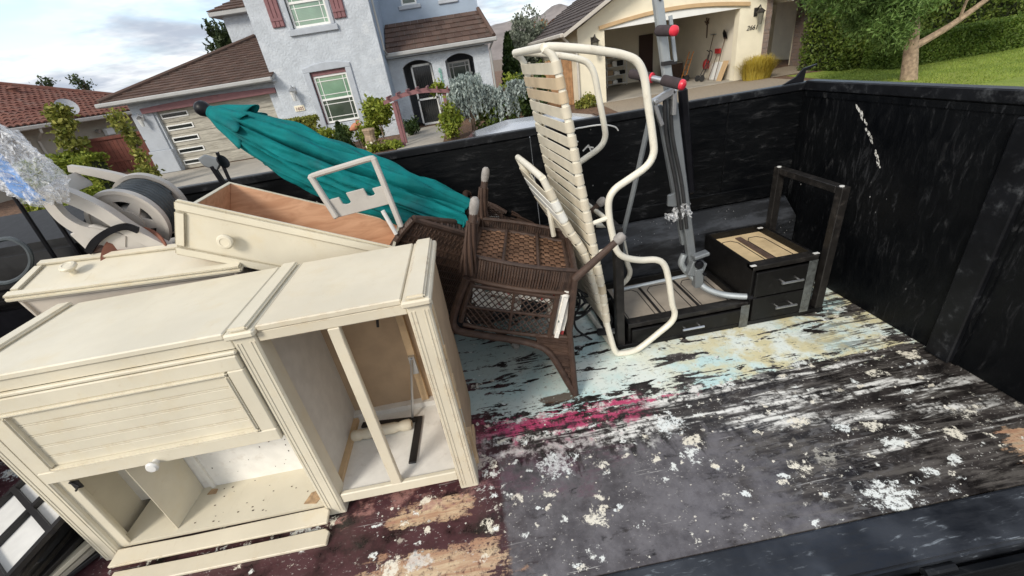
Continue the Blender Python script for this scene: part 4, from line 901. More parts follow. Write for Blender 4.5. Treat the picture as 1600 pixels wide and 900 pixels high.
def clumps(rng, c, r, nclump, nleaf, spread, surf=.6):
    d = rng.normal(size=(nclump, 3)); d /= np.linalg.norm(d, axis=1)[:, None]
    rr_ = np.maximum(rng.uniform(0, 1, nclump) ** (1 / 3), surf * rng.uniform(.7, 1, nclump))[:, None]
    cc_ = np.array(c) + d * rr_ * np.array(r) * rng.uniform(.75, 1.12, (nclump, 1))
    p = np.repeat(cc_, nleaf, 0) + rng.normal(size=(nclump * nleaf, 3)) * spread
    return p
def boxpts(rng, x0, x1, y0, y1, z0, z1, n, skin=.12):
    p = rng.uniform([x0, y0, z0], [x1, y1, z1], (n, 3)); k = rng.uniform(size=n)
    m1 = k < .45; p[m1, 1] = y0 + np.abs(rng.normal(0, skin, m1.sum())); m2 = (k > .45) & (k < .75); p[m2, 2] = z1 - np.abs(rng.normal(0, skin, m2.sum()))
    m3 = (k > .75) & (k < .85); p[m3, 0] = x0 + np.abs(rng.normal(0, skin, m3.sum()))
    return p
R0 = np.random.default_rng(11)
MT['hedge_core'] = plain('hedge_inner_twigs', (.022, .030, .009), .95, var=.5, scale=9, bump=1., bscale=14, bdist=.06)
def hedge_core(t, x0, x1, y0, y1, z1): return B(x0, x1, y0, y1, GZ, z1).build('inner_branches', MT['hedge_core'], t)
def bush(name, label, cat, base, c, r, m, n=60, nl=45, size=.07, spread=.09, trunk=.04, group=None, tm='dark_bark', **k):
    t = thing(name, label, cat, base, group)
    foliage('crown', m, t, clumps(R0, c, r, n, nl, spread), size, R0, **k)
    b = V(*base); tr = MB(); tr.tube([b, b.lerp(V(*c), .5), V(*c)], [trunk, trunk * .8, trunk * .4], 7)
    for j in range(4):
        a = j * 1.6; tr.tube([b.lerp(V(*c), .45), V(c[0] + r[0] * .5 * math.cos(a), c[1] + r[1] * .5 * math.sin(a), c[2] + r[2] * .3)], [trunk * .6, trunk * .2], 5)
    tr.build('trunk', MT[tm], t); return t
# left side
t = thing('climbing_shrub', 'tall loose yellow-green shrub rising in front of the tan house wall', 'shrub', (-12.1, 15, GZ), 'slim shrubs before the left houses')
path = [(-12.2, 15, .3), (-11.95, 15, .8), (-11.75, 15, 1.15), (-11.68, 15, 1.6), (-11.62, 15, 1.95)]
pp = np.vstack([clumps(R0, p, (.30, .3, .22), 13, 26, .08) for p in path[1:]]); foliage('crown', LF['vine'], t, pp, .085, R0)
MB().tube([(-12.2, 15, GZ)] + path, .03, 6).build('trunk', MT['dark_bark'], t)
t = thing('climbing_shrub', 'slim yellow-green shrub beside the left pier of the blue garage', 'shrub', (-10.2, 15, GZ), 'slim shrubs before the left houses')
path = [(-10.2, 15, .05), (-10.1, 15, .5), (-10.0, 15, .95), (-10.12, 15, 1.35), (-10.25, 15, 1.68)]
pp = np.vstack([clumps(R0, p, (.22, .25, .22), 8, 24, .07) for p in path] + [clumps(R0, (-10.15, 15, -.1), (.33, .3, .3), 14, 24, .08)]); foliage('crown', LF['vine'], t, pp, .08, R0)
MB().tube([(-10.2, 15, GZ)] + path, .03, 6).build('trunk', MT['dark_bark'], t)
t = thing('clipped_hedge', 'low bright green clipped hedge behind the hose reel cart', 'hedge', (-12.3, 14.6, GZ))
pp = np.vstack([boxpts(R0, -13.5, -11.1, 14.2, 15.2, GZ, .74, 9000, .09), clumps(R0, (-12.3, 14.7, .72), (1.1, .4, .12), 60, 34, .07)])
hedge_core(t, -13.35, -11.25, 14.35, 15.1, .58); foliage('crown', LF['lime'], t, pp, .07, R0); MB().tube([(-12.3, 14.7, GZ), (-12.3, 14.7, .3)], .05, 6).build('trunk', MT['dark_bark'], t)
for (x, z, s, lb) in ((-24.6, 4.0, .55, 'dark treetop peeping over the left end of the red roof'), (-22.6, 3.85, .4, 'small treetop peeping over the middle of the red roof')):
    bush('far_tree', lb, 'tree', (x, 32, GZ), (x, 32, z), (s, .6, .5), LF['pine'], 12, 26, .10, .12, .12, 'treetops behind the red roof')
t = thing('pine_tree', 'dark pine tree behind the blue garage roof', 'tree', (-11.9, 27, GZ))
pp = []
for k in range(13):
    z = 1.3 + 3.4 * k / 13; L_ = 1.35 * (1 - k / 16) + .25
    for j in range(5):
        a = k * 1.1 + j * 1.05
        for s in np.linspace(.15, 1, 12): pp.append(((-11.3 + L_ * s * math.cos(a)), 27 + L_ * s * math.sin(a), z + .75 * s * s))
pp = np.repeat(np.array(pp), 5, 0); pp = pp + R0.normal(size=pp.shape) * .06
foliage('crown', LF['pine'], t, pp, .12, R0, elong=2.5, droop=(0, 0, .7)); MB().tube([(-11.3, 27, GZ), (-11.3, 27, 4.7)], [.16, .02], 8).build('trunk', MT['dark_bark'], t)
# blue house front garden
t = thing('clipped_hedge', 'yellow-green clipped hedge under the wall lamp of the blue house', 'hedge', (-5.6, 16.6, GZ))
foliage('crown', LF['vine'], t, boxpts(R0, -6.25, -5.0, 16.2, 16.9, GZ, .72, 2600, .07), .085, R0); MB().tube([(-5.6, 16.6, GZ), (-5.6, 16.6, .2)], .05, 6).build('trunk', MT['dark_bark'], t)
G1 = 'small garden shrubs'
bush('garden_shrub', 'loose flowering shrub right of the yellow-green hedge', 'shrub', (-4.75, 16.2, GZ), (-4.75, 16.2, 0), (.42, .4, .36), LF['lime'], 34, 34, .07, .07, .03, G1)
bush('garden_shrub', 'low green shrub under the left corner of the big window', 'shrub', (-4.3, 16.6, GZ), (-4.3, 16.6, -.05), (.35, .35, .32), LF['hedge'], 30, 34, .07, .07, .03, G1)
bush('garden_shrub', 'lime shrub left of the carved stump', 'shrub', (-3.2, 15.8, GZ), (-3.2, 15.8, -.08), (.42, .35, .33), LF['lime'], 34, 34, .07, .07, .03, G1)
bush('garden_shrub', 'small rounded dark shrub by the porch step', 'shrub', (-2.0, 17.6, GZ), (-2.0, 17.6, -.25), (.35, .35, .28), LF['dark'], 30, 34, .06, .06, .03, G1)
bush('garden_shrub', 'lime leafed shrub on the right post of the garden arch', 'shrub', (-.35, 14.6, GZ), (-.42, 14.6, .05), (.34, .3, .5), LF['lime'], 40, 34, .075, .08, .03, G1)
bush('garden_shrub', 'green creeper on top of the garden arch', 'shrub', (-.6, 15.3, GZ), (-.62, 15.2, .98), (.22, .22, .16), LF['lime'], 12, 30, .07, .06, .02, G1)
bush('garden_shrub', 'broad dark shrub behind the silver car', 'shrub', (1.2, 15.4, GZ), (1.2, 15.4, -.1), (.85, .5, .55), LF['hedge'], 70, 40, .075, .1, .04, G1)
bush('garden_shrub', 'ground-hugging ivy below the carved stump', 'shrub', (-2.6, 14.8, GZ), (-2.7, 14.8, -.42), (.55, .3, .12), LF['lime'], 24, 30, .07, .06, .02, G1)
t = thing('conical_juniper', 'dark green cone-shaped juniper before the big window', 'shrub', (-4.0, 15.2, GZ))
pp = [];
for k in range(2200):
    h = R0.uniform() ** 1.3; r_ = (.36 * (1 - h) + .02) * R0.uniform(.7, 1.05); a = R0.uniform(0, 6.28); pp.append((-4.0 + r_ * math.cos(a), 15.2 + r_ * math.sin(a), GZ + .05 + h * .98))
foliage('crown', LF['dark'], t, pp, .06, R0, droop=(0, 0, 1.0)); MB().tube([(-4, 15.2, GZ), (-4, 15.2, .3)], [.04, .01], 6).build('trunk', MT['dark_bark'], t)
bush('standard_tree', 'small round-headed tree on a thin stem left of the garden arch', 'tree', (-2.75, 15.6, GZ), (-2.75, 15.6, .58), (.48, .42, .42), LF['lime'], 60, 40, .075, .08, .025, None, 'wood_bark')
def weeping(label, x, y, top, rad_, n, arms):
    t = thing('weeping_cedar', label, 'tree', (x, y, GZ), 'weeping blue cedars'); pp = []
    tk = MB(); tk.tube([(x, y, GZ), (x + .05, y, top * .6), (x, y, top)], [.07, .05, .02], 7)
    for k in range(n):
        a = R0.uniform(0, 6.28); rr_ = rad_ * R0.uniform(.2, 1.0); h = top - .15 * rr_ + R0.uniform(-.12, .1); L_ = R0.uniform(.4, .95) * (top - GZ) * (.55 + .45 * R0.uniform())
        for s in np.arange(0, L_, .035): pp.append((x + (rr_ + .08 * s) * math.cos(a) + R0.normal(0, .025), y + (rr_ + .08 * s) * math.sin(a) + R0.normal(0, .025), h - s))
    for (ax_, az) in arms:
        tk.tube([(x, y, top * .8), (x + ax_ * .6, y - .1, az + .1), (x + ax_, y - .1, az)], [.04, .03, .015], 6)
        for j in range(14):
            f = .25 + .75 * j / 13; bx, bz = x + ax_ * f, az + .12 * math.sin(f * 3)
            for q in range(4):
                L_ = R0.uniform(.15, .5)
                for s in np.arange(0, L_, .035): pp.append((bx + R0.normal(0, .05), y - .1 + R0.normal(0, .06), bz - s))
    foliage('crown', LF['blue'], t, pp, .05, R0, elong=2.4, droop=(0, 0, -1.0), jitter=.8); tk.build('trunk', MT['dark_bark'], t)
weeping('large weeping blue cedar right of the garden arch', .30, 15.0, 1.22, .52, 100, [(-.6, .75), (.75, .78)])
weeping('smaller weeping blue cedar with arching arms behind the silver car', 1.45, 15.0, .72, .48, 55, [(.7, .75), (-.55, .6)])
# trees in the gap between the houses
t = thing('cypress', 'narrow dark cypress right of the blue porch', 'tree', (2.75, 23, GZ)); pp = []
for k in range(2600):
    h = R0.uniform() ** 1.1; r_ = (.62 * (1 - h) ** .8 + .05) * R0.uniform(.6, 1.1); a = R0.uniform(0, 6.28); pp.append((2.75 + r_ * math.cos(a), 23 + r_ * math.sin(a), GZ + h * 3.05))
foliage('crown', LF['dark'], t, pp, .11, R0, elong=2, droop=(0, 0, 1.2)); MB().tube([(2.75, 23, GZ), (2.75, 23, 2)], [.1, .03], 6).build('trunk', MT['dark_bark'], t)
bush('pale_tree', 'tall pale grey-green tree between the two houses', 'tree', (4.0, 25, GZ), (4.0, 25, 1.75), (.95, .8, 1.75), LF['pale'], 120, 46, .09, .14, .09, None, 'dark_bark', droop=(0, 0, .8))
bush('autumn_tree', 'orange-tinged tree beside the cream house roof', 'tree', (5.5, 27, GZ), (5.55, 27, 1.9), (.85, .7, 1.2), LF['orange'], 60, 40, .10, .14, .07)
bush('green_tree', 'green tree under the orange-tinged one between the houses', 'tree', (4.4, 22, GZ), (4.45, 22, .3), (.8, .6, .9), LF['hedge'], 70, 40, .09, .12, .07)
bush('garden_shrub', 'yellow-green bush at the foot of the cypress', 'shrub', (2.3, 19, GZ), (2.35, 19, .2), (.6, .5, .75), LF['lime'], 60, 40, .09, .1, .04, G1)
bush('garden_shrub', 'dark spreading shrub between car and cypress', 'shrub', (2.5, 17, GZ), (2.6, 17, .1), (.7, .5, .75), LF['dark'], 80, 40, .08, .1, .04, G1)
bush('garden_shrub', 'rusty orange groundcover at the foot of the board fence', 'shrub', (4.6, 16.9, GZ), (4.75, 16.9, -.35), (.5, .25, .2), LF['vine'], 30, 30, .07, .06, .02, G1)
# cream house front
t = thing('ornamental_grass', 'tufted golden ornamental grass at the right garage corner', 'grass clump', (11.35, 16.9, GZ))
v = []; f = []
for k in range(2600):
    a = R0.uniform(0, 6.28); r_ = R0.uniform(0, .34); L_ = R0.uniform(.35, .95); lean = R0.uniform(.15, 1.25); w_ = .007
    bx, by = 11.35 + r_ * 1.5 * math.cos(a), 16.9 + r_ * math.sin(a); a += R0.normal(0, .5); dx_, dy_ = math.cos(a) * lean * L_ * .6, math.sin(a) * lean * L_ * .6; b0 = len(v)
    px_, py_ = -math.sin(a) * w_, math.cos(a) * w_; hz_ = L_ / (1 + .35 * lean * lean)
    v += [(bx - px_, by - py_, GZ), (bx + px_, by + py_, GZ), (bx + dx_ * .3 + px_, by + dy_ * .3 + py_, GZ + hz_ * .6), (bx + dx_ * .3 - px_, by + dy_ * .3 - py_, GZ + hz_ * .6), (bx + dx_ * .7 + px_ * .6, by + dy_ * .7 + py_ * .6, GZ + hz_ * .92), (bx + dx_ * .7 - px_ * .6, by + dy_ * .7 - py_ * .6, GZ + hz_ * .92), (bx + dx_ * 1.05, by + dy_ * 1.05, GZ + hz_ * .95)]
    f += [(b0, b0 + 1, b0 + 2, b0 + 3), (b0 + 3, b0 + 2, b0 + 4, b0 + 5), (b0 + 5, b0 + 4, b0 + 6)]
MB().add(v, f).build('blades', LF['straw'], t)
t = thing('tall_hedge', 'tall dense green hedge right of the cream house', 'hedge', (14.5, 15.5, GZ))
pp = np.vstack([boxpts(R0, 13.3, 16.4, 15.2, 17.4, GZ, 2.4, 30000, .12), clumps(R0, (14.6, 15.6, .6), (1.4, .5, 1.1), 90, 40, .12)])
hedge_core(t, 13.5, 16.2, 15.45, 17.2, 2.2); foliage('crown', LF['hedge'], t, pp, .07, R0, droop=(0, 0, .5)); MB().tube([(14.8, 16.2, GZ), (14.8, 16.2, 1.6)], [.1, .05], 6).build('trunk', MT['dark_bark'], t)
t = thing('low_hedge', 'long low clipped hedge bordering the lawn on the right', 'hedge', (17, 14.3, GZ))
pp = np.vstack([boxpts(R0, 13.75, 24, 13.6, 14.9, GZ, .36, 40000, .05)])
hedge_core(t, 13.9, 23.9, 13.75, 14.8, .24); foliage('crown', LF['low'], t, pp, .045, R0, droop=(0, 0, .4)); MB().tube([(17, 14.3, GZ), (17, 14.3, .2)], [.06, .05], 6).build('trunk', MT['dark_bark'], t)
t = thing('back_hedge', 'high dark hedge behind the low clipped hedge', 'hedge', (20, 17.5, GZ))
hedge_core(t, 16.4, 31.8, 17.2, 18.4, 2.35); foliage('crown', LF['hedge'], t, boxpts(R0, 16.2, 32, 16.9, 18.6, GZ, 2.6, 26000, .15), .09, R0, droop=(0, 0, .5)); MB().tube([(20, 17.7, GZ), (20, 17.7, 1.6)], [.1, .05], 6).build('trunk', MT['dark_bark'], t)
t = thing('lawn_tree', 'pale-barked forked tree standing on the lawn', 'tree', (12.13, 11.5, GZ))
tk = MB()
tk.tube(spline([(12.15, 11.5, GZ - .02), (12.05, 11.5, -.1), (11.95, 11.5, .35), (11.86, 11.5, .8), (11.7, 11.6, 1.5), (11.6, 11.7, 2.4)], 4), [.20 - .006 * i for i in range(21)], 10)
tk.tube(spline([(11.98, 11.5, .25), (12.35, 11.45, .42), (12.85, 11.4, .66), (13.3, 11.35, .95), (13.65, 11.3, 1.2), (14.2, 11.3, 1.5)], 4), [.10 - .003 * i for i in range(21)], 8)
tk.tube([(13.0, 11.38, .75), (12.95, 11.3, 1.15), (13.2, 11.2, 1.5)], [.04, .03, .015], 6)
tk.tube([(11.8, 11.5, 1.0), (11.1, 11.3, 1.5), (10.3, 11.1, 1.8)], [.07, .05, .02], 6)
tk.build('trunk', MT['wood_bark'], t, smooth=True)
pp = np.vstack([clumps(R0, (11.0, 11.5, 1.75), (1.6, 1.2, .6), 150, 46, .12, .3), clumps(R0, (10.7, 11.2, 1.12), (.75, .7, .35), 56, 46, .11, .3), clumps(R0, (11.0, 11.1, .66), (.36, .4, .24), 20, 40, .09, .3), clumps(R0, (14.2, 11.6, 2.3), (1.9, 1.2, .7), 120, 46, .12, .3), clumps(R0, (12.2, 11.8, 1.95), (1.0, .8, .5), 60, 46, .12, .3), clumps(R0, (9.3, 11.0, 1.95), (.9, .8, .45), 50, 46, .12, .3)])
foliage('crown', LF['tree'], t, np.repeat(pp, 3, 0) + R0.normal(size=(len(pp) * 3, 3)) * .05, .030, R0, elong=4.0, droop=(-.4, 0, -.5))
# grass on the lawn
m_ = 26000; gx = R0.uniform(11.2, 22, m_); gy = R0.uniform(9.5, 15.1, m_)
ok = gx > 9.6 + (gy - 9.3) * .46; gx, gy = gx[ok], gy[ok]; n_ = len(gx)
a = R0.uniform(0, 6.28, n_); h = R0.uniform(.02, .055, n_); w_ = .010
v = np.stack([np.stack([gx - w_ * np.cos(a), gy - w_ * np.sin(a), np.full(n_, GZ - .004)], 1), np.stack([gx + w_ * np.cos(a), gy + w_ * np.sin(a), np.full(n_, GZ - .004)], 1), np.stack([gx + R0.normal(0, .02, n_), gy + R0.normal(0, .02, n_), GZ + h], 1)], 1).reshape(-1, 3)
gm = bpy.data.meshes.new('grass'); gm.from_pydata(v.tolist(), [], np.arange(3 * n_).reshape(-1, 3).tolist()); gm.materials.append(LF['lawn'])
go = bpy.data.objects.new('grass', gm); col.objects.link(go); stuff(go); go['label'] = 'short green grass blades on the lawn'; go['category'] = 'grass'
# garden ornaments
st_ = thing('carved_stump', 'carved wooden stump ornament among the front garden shrubs', 'ornament', (-3.1, 15.0, GZ))
MB().lathe([(.17, 0), (.15, .15), (.18, .35), (.16, .5), (.19, .62), (.21, .66), (.20, .7)], (-3.1, 15.0, GZ), (.06, 0, 1), 12).build('stump', MT['wood_bark'], st_)
cr = MB()
for k in range(9): cr.lathe([(.05, 0), (.03, .02)], (-3.1 + .17 * math.cos(k * .7 - 3.4), 15.0 + .17 * math.sin(k * .7 - 3.4), GZ + .12 + .05 * k), (math.cos(k * .7 - 3.4), math.sin(k * .7 - 3.4), 0), 8)
cr.build('carving', MT['stucco_cream'], st_)
bo = thing('terracotta_bird', 'terracotta bird ornament above the conical juniper', 'ornament', (-3.75, 16.3, GZ))
MB().tube([(-3.75, 16.3, GZ), (-3.75, 16.3, .1)], .03, 6).build('stand', MT['dark_bark'], bo)
MB().lathe([(.02, -.24), (.10, -.12), (.13, 0), (.10, .12), (.03, .22)], (-3.72, 16.3, .18), (1, 0, .35), 10).build('bird_body', plain('terracotta_pale', (.48, .2, .11), .8), bo, smooth=True)
MB().prism([(0, 0), (.2, .16), (.05, .2)], (-3.7, 16.25, .2), (1, 0, 0), (0, 0, 1), (0, .03, 0)).build('wing', plain('terracotta_wing', (.42, .17, .10), .8), bo)

# ------------------------------------------------------------------ trailer
TX0, TX1, TY0, TY1, TZ = -2.9, 2.06, .772, 2.60, 1.165
tl = thing('dump_trailer', 'black high-walled trailer bed with paint-crusted floor holding the junk', 'trailer', (-.4, 1.4, -.05))
B(TX0, TX1 + .03, TY0 + .003, TY1 + .03, -.06, 0).build('floor', MT['floor'], tl)
for a, b in ((-2.9, -2.07), (-2.07, -.85), (-.85, .37), (.37, 1.59), (1.59, 2.09)):
    B(a + .0025, b - .0025, TY1, TY1 + .022, .003, 1.122).build('wall_board', MT['black_wall'], tl, bevel=.002)
for a, b in ((1.44, 2.598), (.782, 1.40)):
    B(TX1, TX1 + .022, a, b, .003, 1.122).build('end_board', MT['black_wall'], tl, bevel=.002)
B(TX0 - .022, TX0, .782, 2.598, .003, 1.122).build('end_board', MT['black_wall'], tl)
B(TX0, TX1, .575, .598, -.62, -.03).build('drop_side', MT['black_wall'], tl, bevel=.003)
for x in (-2.4, -1.2, .0, 1.2, 1.95): MB().tube([(x - .05, .598, -.025), (x + .05, .598, -.025)], .014, 10).build('hinge', MT['rail_dark'], tl)
B(TX0 - .02, TX1 + .06, TY1 - .012, TY1 + .05, 1.124, 1.168).build('top_rail', MT['rail_dark'], tl, bevel=.006)
r_ = MB(); r_.box(TX1 - .012, TX1 + .055, TY0 + .002, TY1 - .014, 1.124, 1.178); r_.build('top_rail', MT['rail_dark'], tl, bevel=.006)
B(TX1 - .006, TX1 + .02, TY0, TY1 - .02, 1.092, 1.121).build('rail_lip', MT['black_wall'], tl)
B(TX0 - .05, TX0 + .012, TY0 + .002, TY1 - .014, 1.124, 1.178).build('top_rail', MT['rail'], tl, bevel=.006)
B(TX0 - .02, TX1 + .05, .612, TY0, -.12, .006).build('bed_sill', MT['rail'], tl, bevel=.010, seg=2)
B(TX1 - .035, TX1 - .001, 1.345, 1.455, .004, 1.09).build('wall_rib', MT['rail_dark'], tl, bevel=.006)
B(TX1 - .010, TX1 - .001, 1.325, 1.345, .004, 1.09).build('wall_rib_flange', MT['black_wall'], tl)
# wheel-well ledge under the far wall
MB().prism([(2.597, .0), (2.445, .0), (2.445, .378), (2.575, .478), (2.597, .480)], (-1.2, 0, 0), (0, 1, 0), (0, 0, 1), (3.24, 0, 0)).build('wheel_well', MT['ledge'], tl, bevel=.006)
B(-1.2, TX1 - .05, TY1 - .022, TY1 - .001, .49, .575).build('kick_board', MT['black_wall'], tl, bevel=.003)
hk = MB().prism([(-.10, 0), (-.02, .035), (.02, .075), (.10, .088), (.10, .082), (.035, .06), (.03, .0)], (2.02, 2.60, 1.170), (1, 0, 0), (0, 0, 1), (0, .012, 0)).build('tarp_hook', MT['black_plastic'], tl)
for y in (1.2, 2.0): B(TX0, TX1, y - .05, y + .05, -.22, -.062).build('chassis_beam', MT['black_wall'], tl)
wh_i = 0
for x in (-.9, .05):
    for y in (TY0 + .10, TY1 - .14):
        wq = MB().lathe([(.26, -.1), (.33, -.08), (.33, .08), (.26, .1)], (x, y, -.365), (0, 1, 0), 24).build('wheel', MT['black_rubber'], tl, smooth=True)
        MB().lathe([(.18, -.105), (.18, .105)], (x, y, -.365), (0, 1, 0), 16).build('rim', MT['zinc'], wq)
# paint chip that curls off the far wall and the long gash on the end wall
gash = MB(); rs = random.Random(2)
for k in range(30):
    t_ = k / 29; y = 2.185 - .21 * t_ ** .9 + rs.uniform(-.010, .010); z = 1.06 - .27 * t_
    if .28 < t_ < .36 or .62 < t_ < .70: continue
    h = rs.uniform(.004, .013); pl = [(h * rs.uniform(.3, .8) * math.cos(q * 1.05), h * rs.uniform(.6, 1.5) * math.sin(q * 1.05)) for q in range(6)]
    gash.prism(pl, (TX1 - .0015, y, z), (0, 1, 0), (0, .5, 1), (-.0012, 0, 0))
stuff(gash.build('scraped_patch', plain('bared_wood', (.55, .54, .5), .8, var=.4, scale=40), tl))
pc = MB()
for (a, b) in (((.68, .99), (.715, 1.02)), ((.715, 1.02), (.735, .97)), ((.71, 1.01), (.745, 1.0))):
    pc.bar((a[0], TY1 - .004, a[1]), (b[0], TY1 - .010, b[1]), .008, .008)
pc.build('paint_curl', MT['plastic_white'], tl)

# ------------------------------------------------------------------ cream sideboard
CF = 1.22; CB = 1.70; CT = .93
sbd = thing('cream_sideboard', 'chipped cream sideboard with a beadboard door and an empty open bay', 'sideboard', (-.98, 1.46, 0))
cr, cw = MT['cream'], MT['cream_worn']
for i, (a, b) in enumerate(((-1.745, -1.672), (-.842, -.768), (-.288, -.212))):
    p = B(a, b, CF - .012, CF + .06, 0, CT - .028).build('post', cw if i == 2 else cr, sbd, bevel=.004)
    for dx_ in (.006, .018, .049, .061): B(a + dx_, a + dx_ + .007, CF - .0142, CF - .012, .02, CT - .05).build('post_bead', cw if i == 2 else cr, p, bevel=.002)
    # cap running front to back over each post
    B(a - .010, b + .010, CF - .03, CB + .004, CT - .028, CT - .004).build('cap_moulding', cw if i == 2 else cr, sbd, bevel=.006)
    B(a + .006, b - .006, CF - .024, CB, CT - .004, CT + .012).build('cap_bead', cw if i == 2 else cr, sbd, bevel=.006, seg=2)
B(-1.735, -1.715, CF + .06, CB, .0, CT - .028).build('side_panel', cr, sbd)
B(-.815, -.795, CF + .06, CB, .0, CT - .028).build('middle_panel', MT['grey_inner'], sbd)
B(-.240, -.226, CF + .06, CB, .03, CT - .028).build('side_panel', MT['mdf'], sbd)
B(-1.662, -.852, CF - .022, CB, CT - .022, CT).build('top_board', cr, sbd, bevel=.004)
B(-.758, -.298, CF - .008, CB, CT - .022, CT).build('top_board', cw, sbd, bevel=.004)
# left module front: cornice, drop door with boards
B(-1.672, -.842, CF - .012, CF + .02, CT - .066, CT - .022).build('frieze', cr, sbd, bevel=.003)
B(-1.675, -.840, CF - .026, CF - .008, CT - .080, CT - .066).build('cornice', cr, sbd, bevel=.004)
dz0, dz1, dx0, dx1 = .468, .846, -1.672, -.846
dr = B(dx0, dx1, CF - .004, CF + .004, dz0, dz1).build('door', cr, sbd)
for q in ((dx0, dx1, dz0, dz0 + .055), (dx0, dx1, dz1 - .055, dz1), (dx0, dx0 + .055, dz0 + .055, dz1 - .055), (dx1 - .055, dx1, dz0 + .055, dz1 - .055)):
    B(q[0], q[1], CF - .024, CF - .004, q[2], q[3]).build('door_rail', cr, dr, bevel=.004)
ix0, ix1, iz0, iz1 = dx0 + .055, dx1 - .055, dz0 + .055, dz1 - .055
for q in ((ix0, ix1, iz0, iz0 + .014), (ix0, ix1, iz1 - .014, iz1), (ix0, ix0 + .014, iz0 + .014, iz1 - .014), (ix1 - .014, ix1, iz0 + .014, iz1 - .014)):
    B(q[0], q[1], CF - .031, CF - .006, q[2], q[3]).build('door_moulding', cr, dr, bevel=.005, seg=2)
np_ = 5; hh = (iz1 - iz0 - .028) / np_
for k in range(np_):
    z = iz0 + .014 + k * hh
    B(ix0 + .012, ix1 - .012, CF - .013, CF - .004, z + .0008, z + hh - .0090).build('beadboard', cr, dr, bevel=.0012)
    B(ix0 + .012, ix1 - .012, CF - .0132, CF - .005, z + hh - .0078, z + hh - .0006).build('beadboard_bead', cr, dr, bevel=.0014, seg=2)
MB().lathe([(.012, 0), (.011, .012), (.019, .018), (.021, .026), (.016, .033), (.009, .034)], (-1.285, CF - .024, dz0 + .012), (0, -1, 0), 16).build('knob', MT['plastic_white'], dr, smooth=True)
# left module interior
B(-1.672, -.842, CF + .005, CB, .042, .060).build('bottom_board', cr, sbd)
B(-1.715, -.815, 1.435, 1.45, .060, .9).build('inner_back', MT['white_inner'], sbd)
MB().hexa([V(*p) for p in ((-1.462, 1.255, .061), (-1.448, 1.245, .061), (-1.438, 1.432, .061), (-1.452, 1.434, .061), (-1.450, 1.235, .60), (-1.436, 1.225, .60), (-1.426, 1.432, .60), (-1.440, 1.434, .60))]).build('divider', cr, sbd)
B(-1.675, -1.63, CF + .004, CF + .016, .05, .46).build('inner_stile', cr, sbd, bevel=.002)
B(-1.40, -1.385, 1.424, 1.435, .06, .6).build('inner_batten', MT['white_inner'], sbd)
hg = MB(); hg.box(-1.628, -1.60, CF - .002, CF + .004, .405, .44); hg.tube([(-1.625, CF - .006, .40), (-1.60, CF - .01, .425), (-1.622, CF - .006, .445)], .004, 6); hg.build('hinge', MT['black_iron'], sbd)
cp_ = MB(); cp2_ = MB(); cp_.prism([(-.03, -.02), (.025, -.03), (.04, .0), (.02, .035), (-.012, .028), (-.02, .004)], (-.905, 1.262, .0602), (1, 0, 0), (0, 1, 0), (0, 0, .002)); cp2_.prism([(-.02, -.008), (.02, -.012), (.018, .012), (-.012, .016)], (-1.385, 1.40, .0602), (1, 0, 0), (0, 1, 0), (0, 0, .003))
cp_.build('broken_patch', MT['chip'], sbd); cp2_.build('broken_patch', MT['chip'], sbd)
crumb = MB(); rs = random.Random(21)
for k in range(26):
    x, y = rs.uniform(-1.40, -.9), rs.uniform(1.24, 1.42); s = rs.uniform(.0007, .0022); crumb.box(x - s * 1.6, x + s * 1.6, y - s, y + s, .0600, .0600 + s)
for k in range(14):
    x, z = rs.uniform(-1.38, -1.0), rs.uniform(.10, .30); s = rs.uniform(.0007, .002); crumb.box(x - s, x + s, 1.4335, 1.4350, z - s * 1.5, z + s * 1.5)
stuff(crumb.build('crumbs', MT['dark_bark'], sbd))
# right module: open bay
B(-.768, -.288, CF - .004, CF + .018, CT - .062, CT - .022).build('apron', cw, sbd, bevel=.004)
B(-.768, -.288, CF - .004, CF + .018, .050, .100).build('bottom_rail', cr, sbd, bevel=.004)
B(-.553, -.513, CF - .006, CF + .016, .100, CT - .062).build('stile', cw, sbd, bevel=.003)
B(-.795, -.240, CF + .018, CB - .02, .072, .088).build('bay_floor', MT['white_inner'], sbd)
B(-.795, -.240, CB - .014, CB - .004, .03, CT - .03).build('back_panel', MT['mdf'], sbd)
for x in (-.735, -.455): B(x, x + .034, CB - .034, CB - .014, .09, CT - .03).build('back_batten', MT['raw_wood'], sbd, bevel=.002)
B(-.795, -.240, CB - .050, CB - .014, .088, .118).build('back_cleat', MT['white_inner'], sbd)
B(-.795, -.772, CF + .02, CB - .06, .088, .110).build('side_cleat', MT['raw_wood'], sbd)
bk = MB(); bk.box(-.452, -.424, CB - .052, CB - .034, .30, .40); bk.tube([(-.438, CB - .055, .39), (-.50, CB - .12, .10)], .006, 8); bk.build('stay_rod', MT['zinc'], sbd)
b2 = MB(); b2.tube([(-.47, CB - .05, .90), (-.52, CB - .10, .62)], .006, 8); b2.build('stay_rod', MT['black_iron'], sbd)
for (x, z) in ((-.296, .30), (-.294, .62)): MB().box(x - .006, x + .004, CF + .045, CF + .07, z, z + .05).build('hinge', MT['black_iron'], sbd)
b3 = MB(); b3.box(-.226, -.205, CF + .10, CF + .13, 0, .20); b3.box(-.226, -.214, CF + .07, CF + .30, 0, .04); b3.build('corner_block', MT['raw_wood'], sbd, bevel=.002)
sp2 = MB()                                     # splintered strip along the right post
rs = random.Random(7); zz = .16
while zz < .86:
    h = rs.uniform(.05, .12); sp2.box(-.213, -.213 + rs.uniform(.002, .010), CF + .004, CF + rs.uniform(.018, .05), zz, zz + h * .9); zz += h
sp2.build('splintered_edge', MT['raw_wood'], sbd)
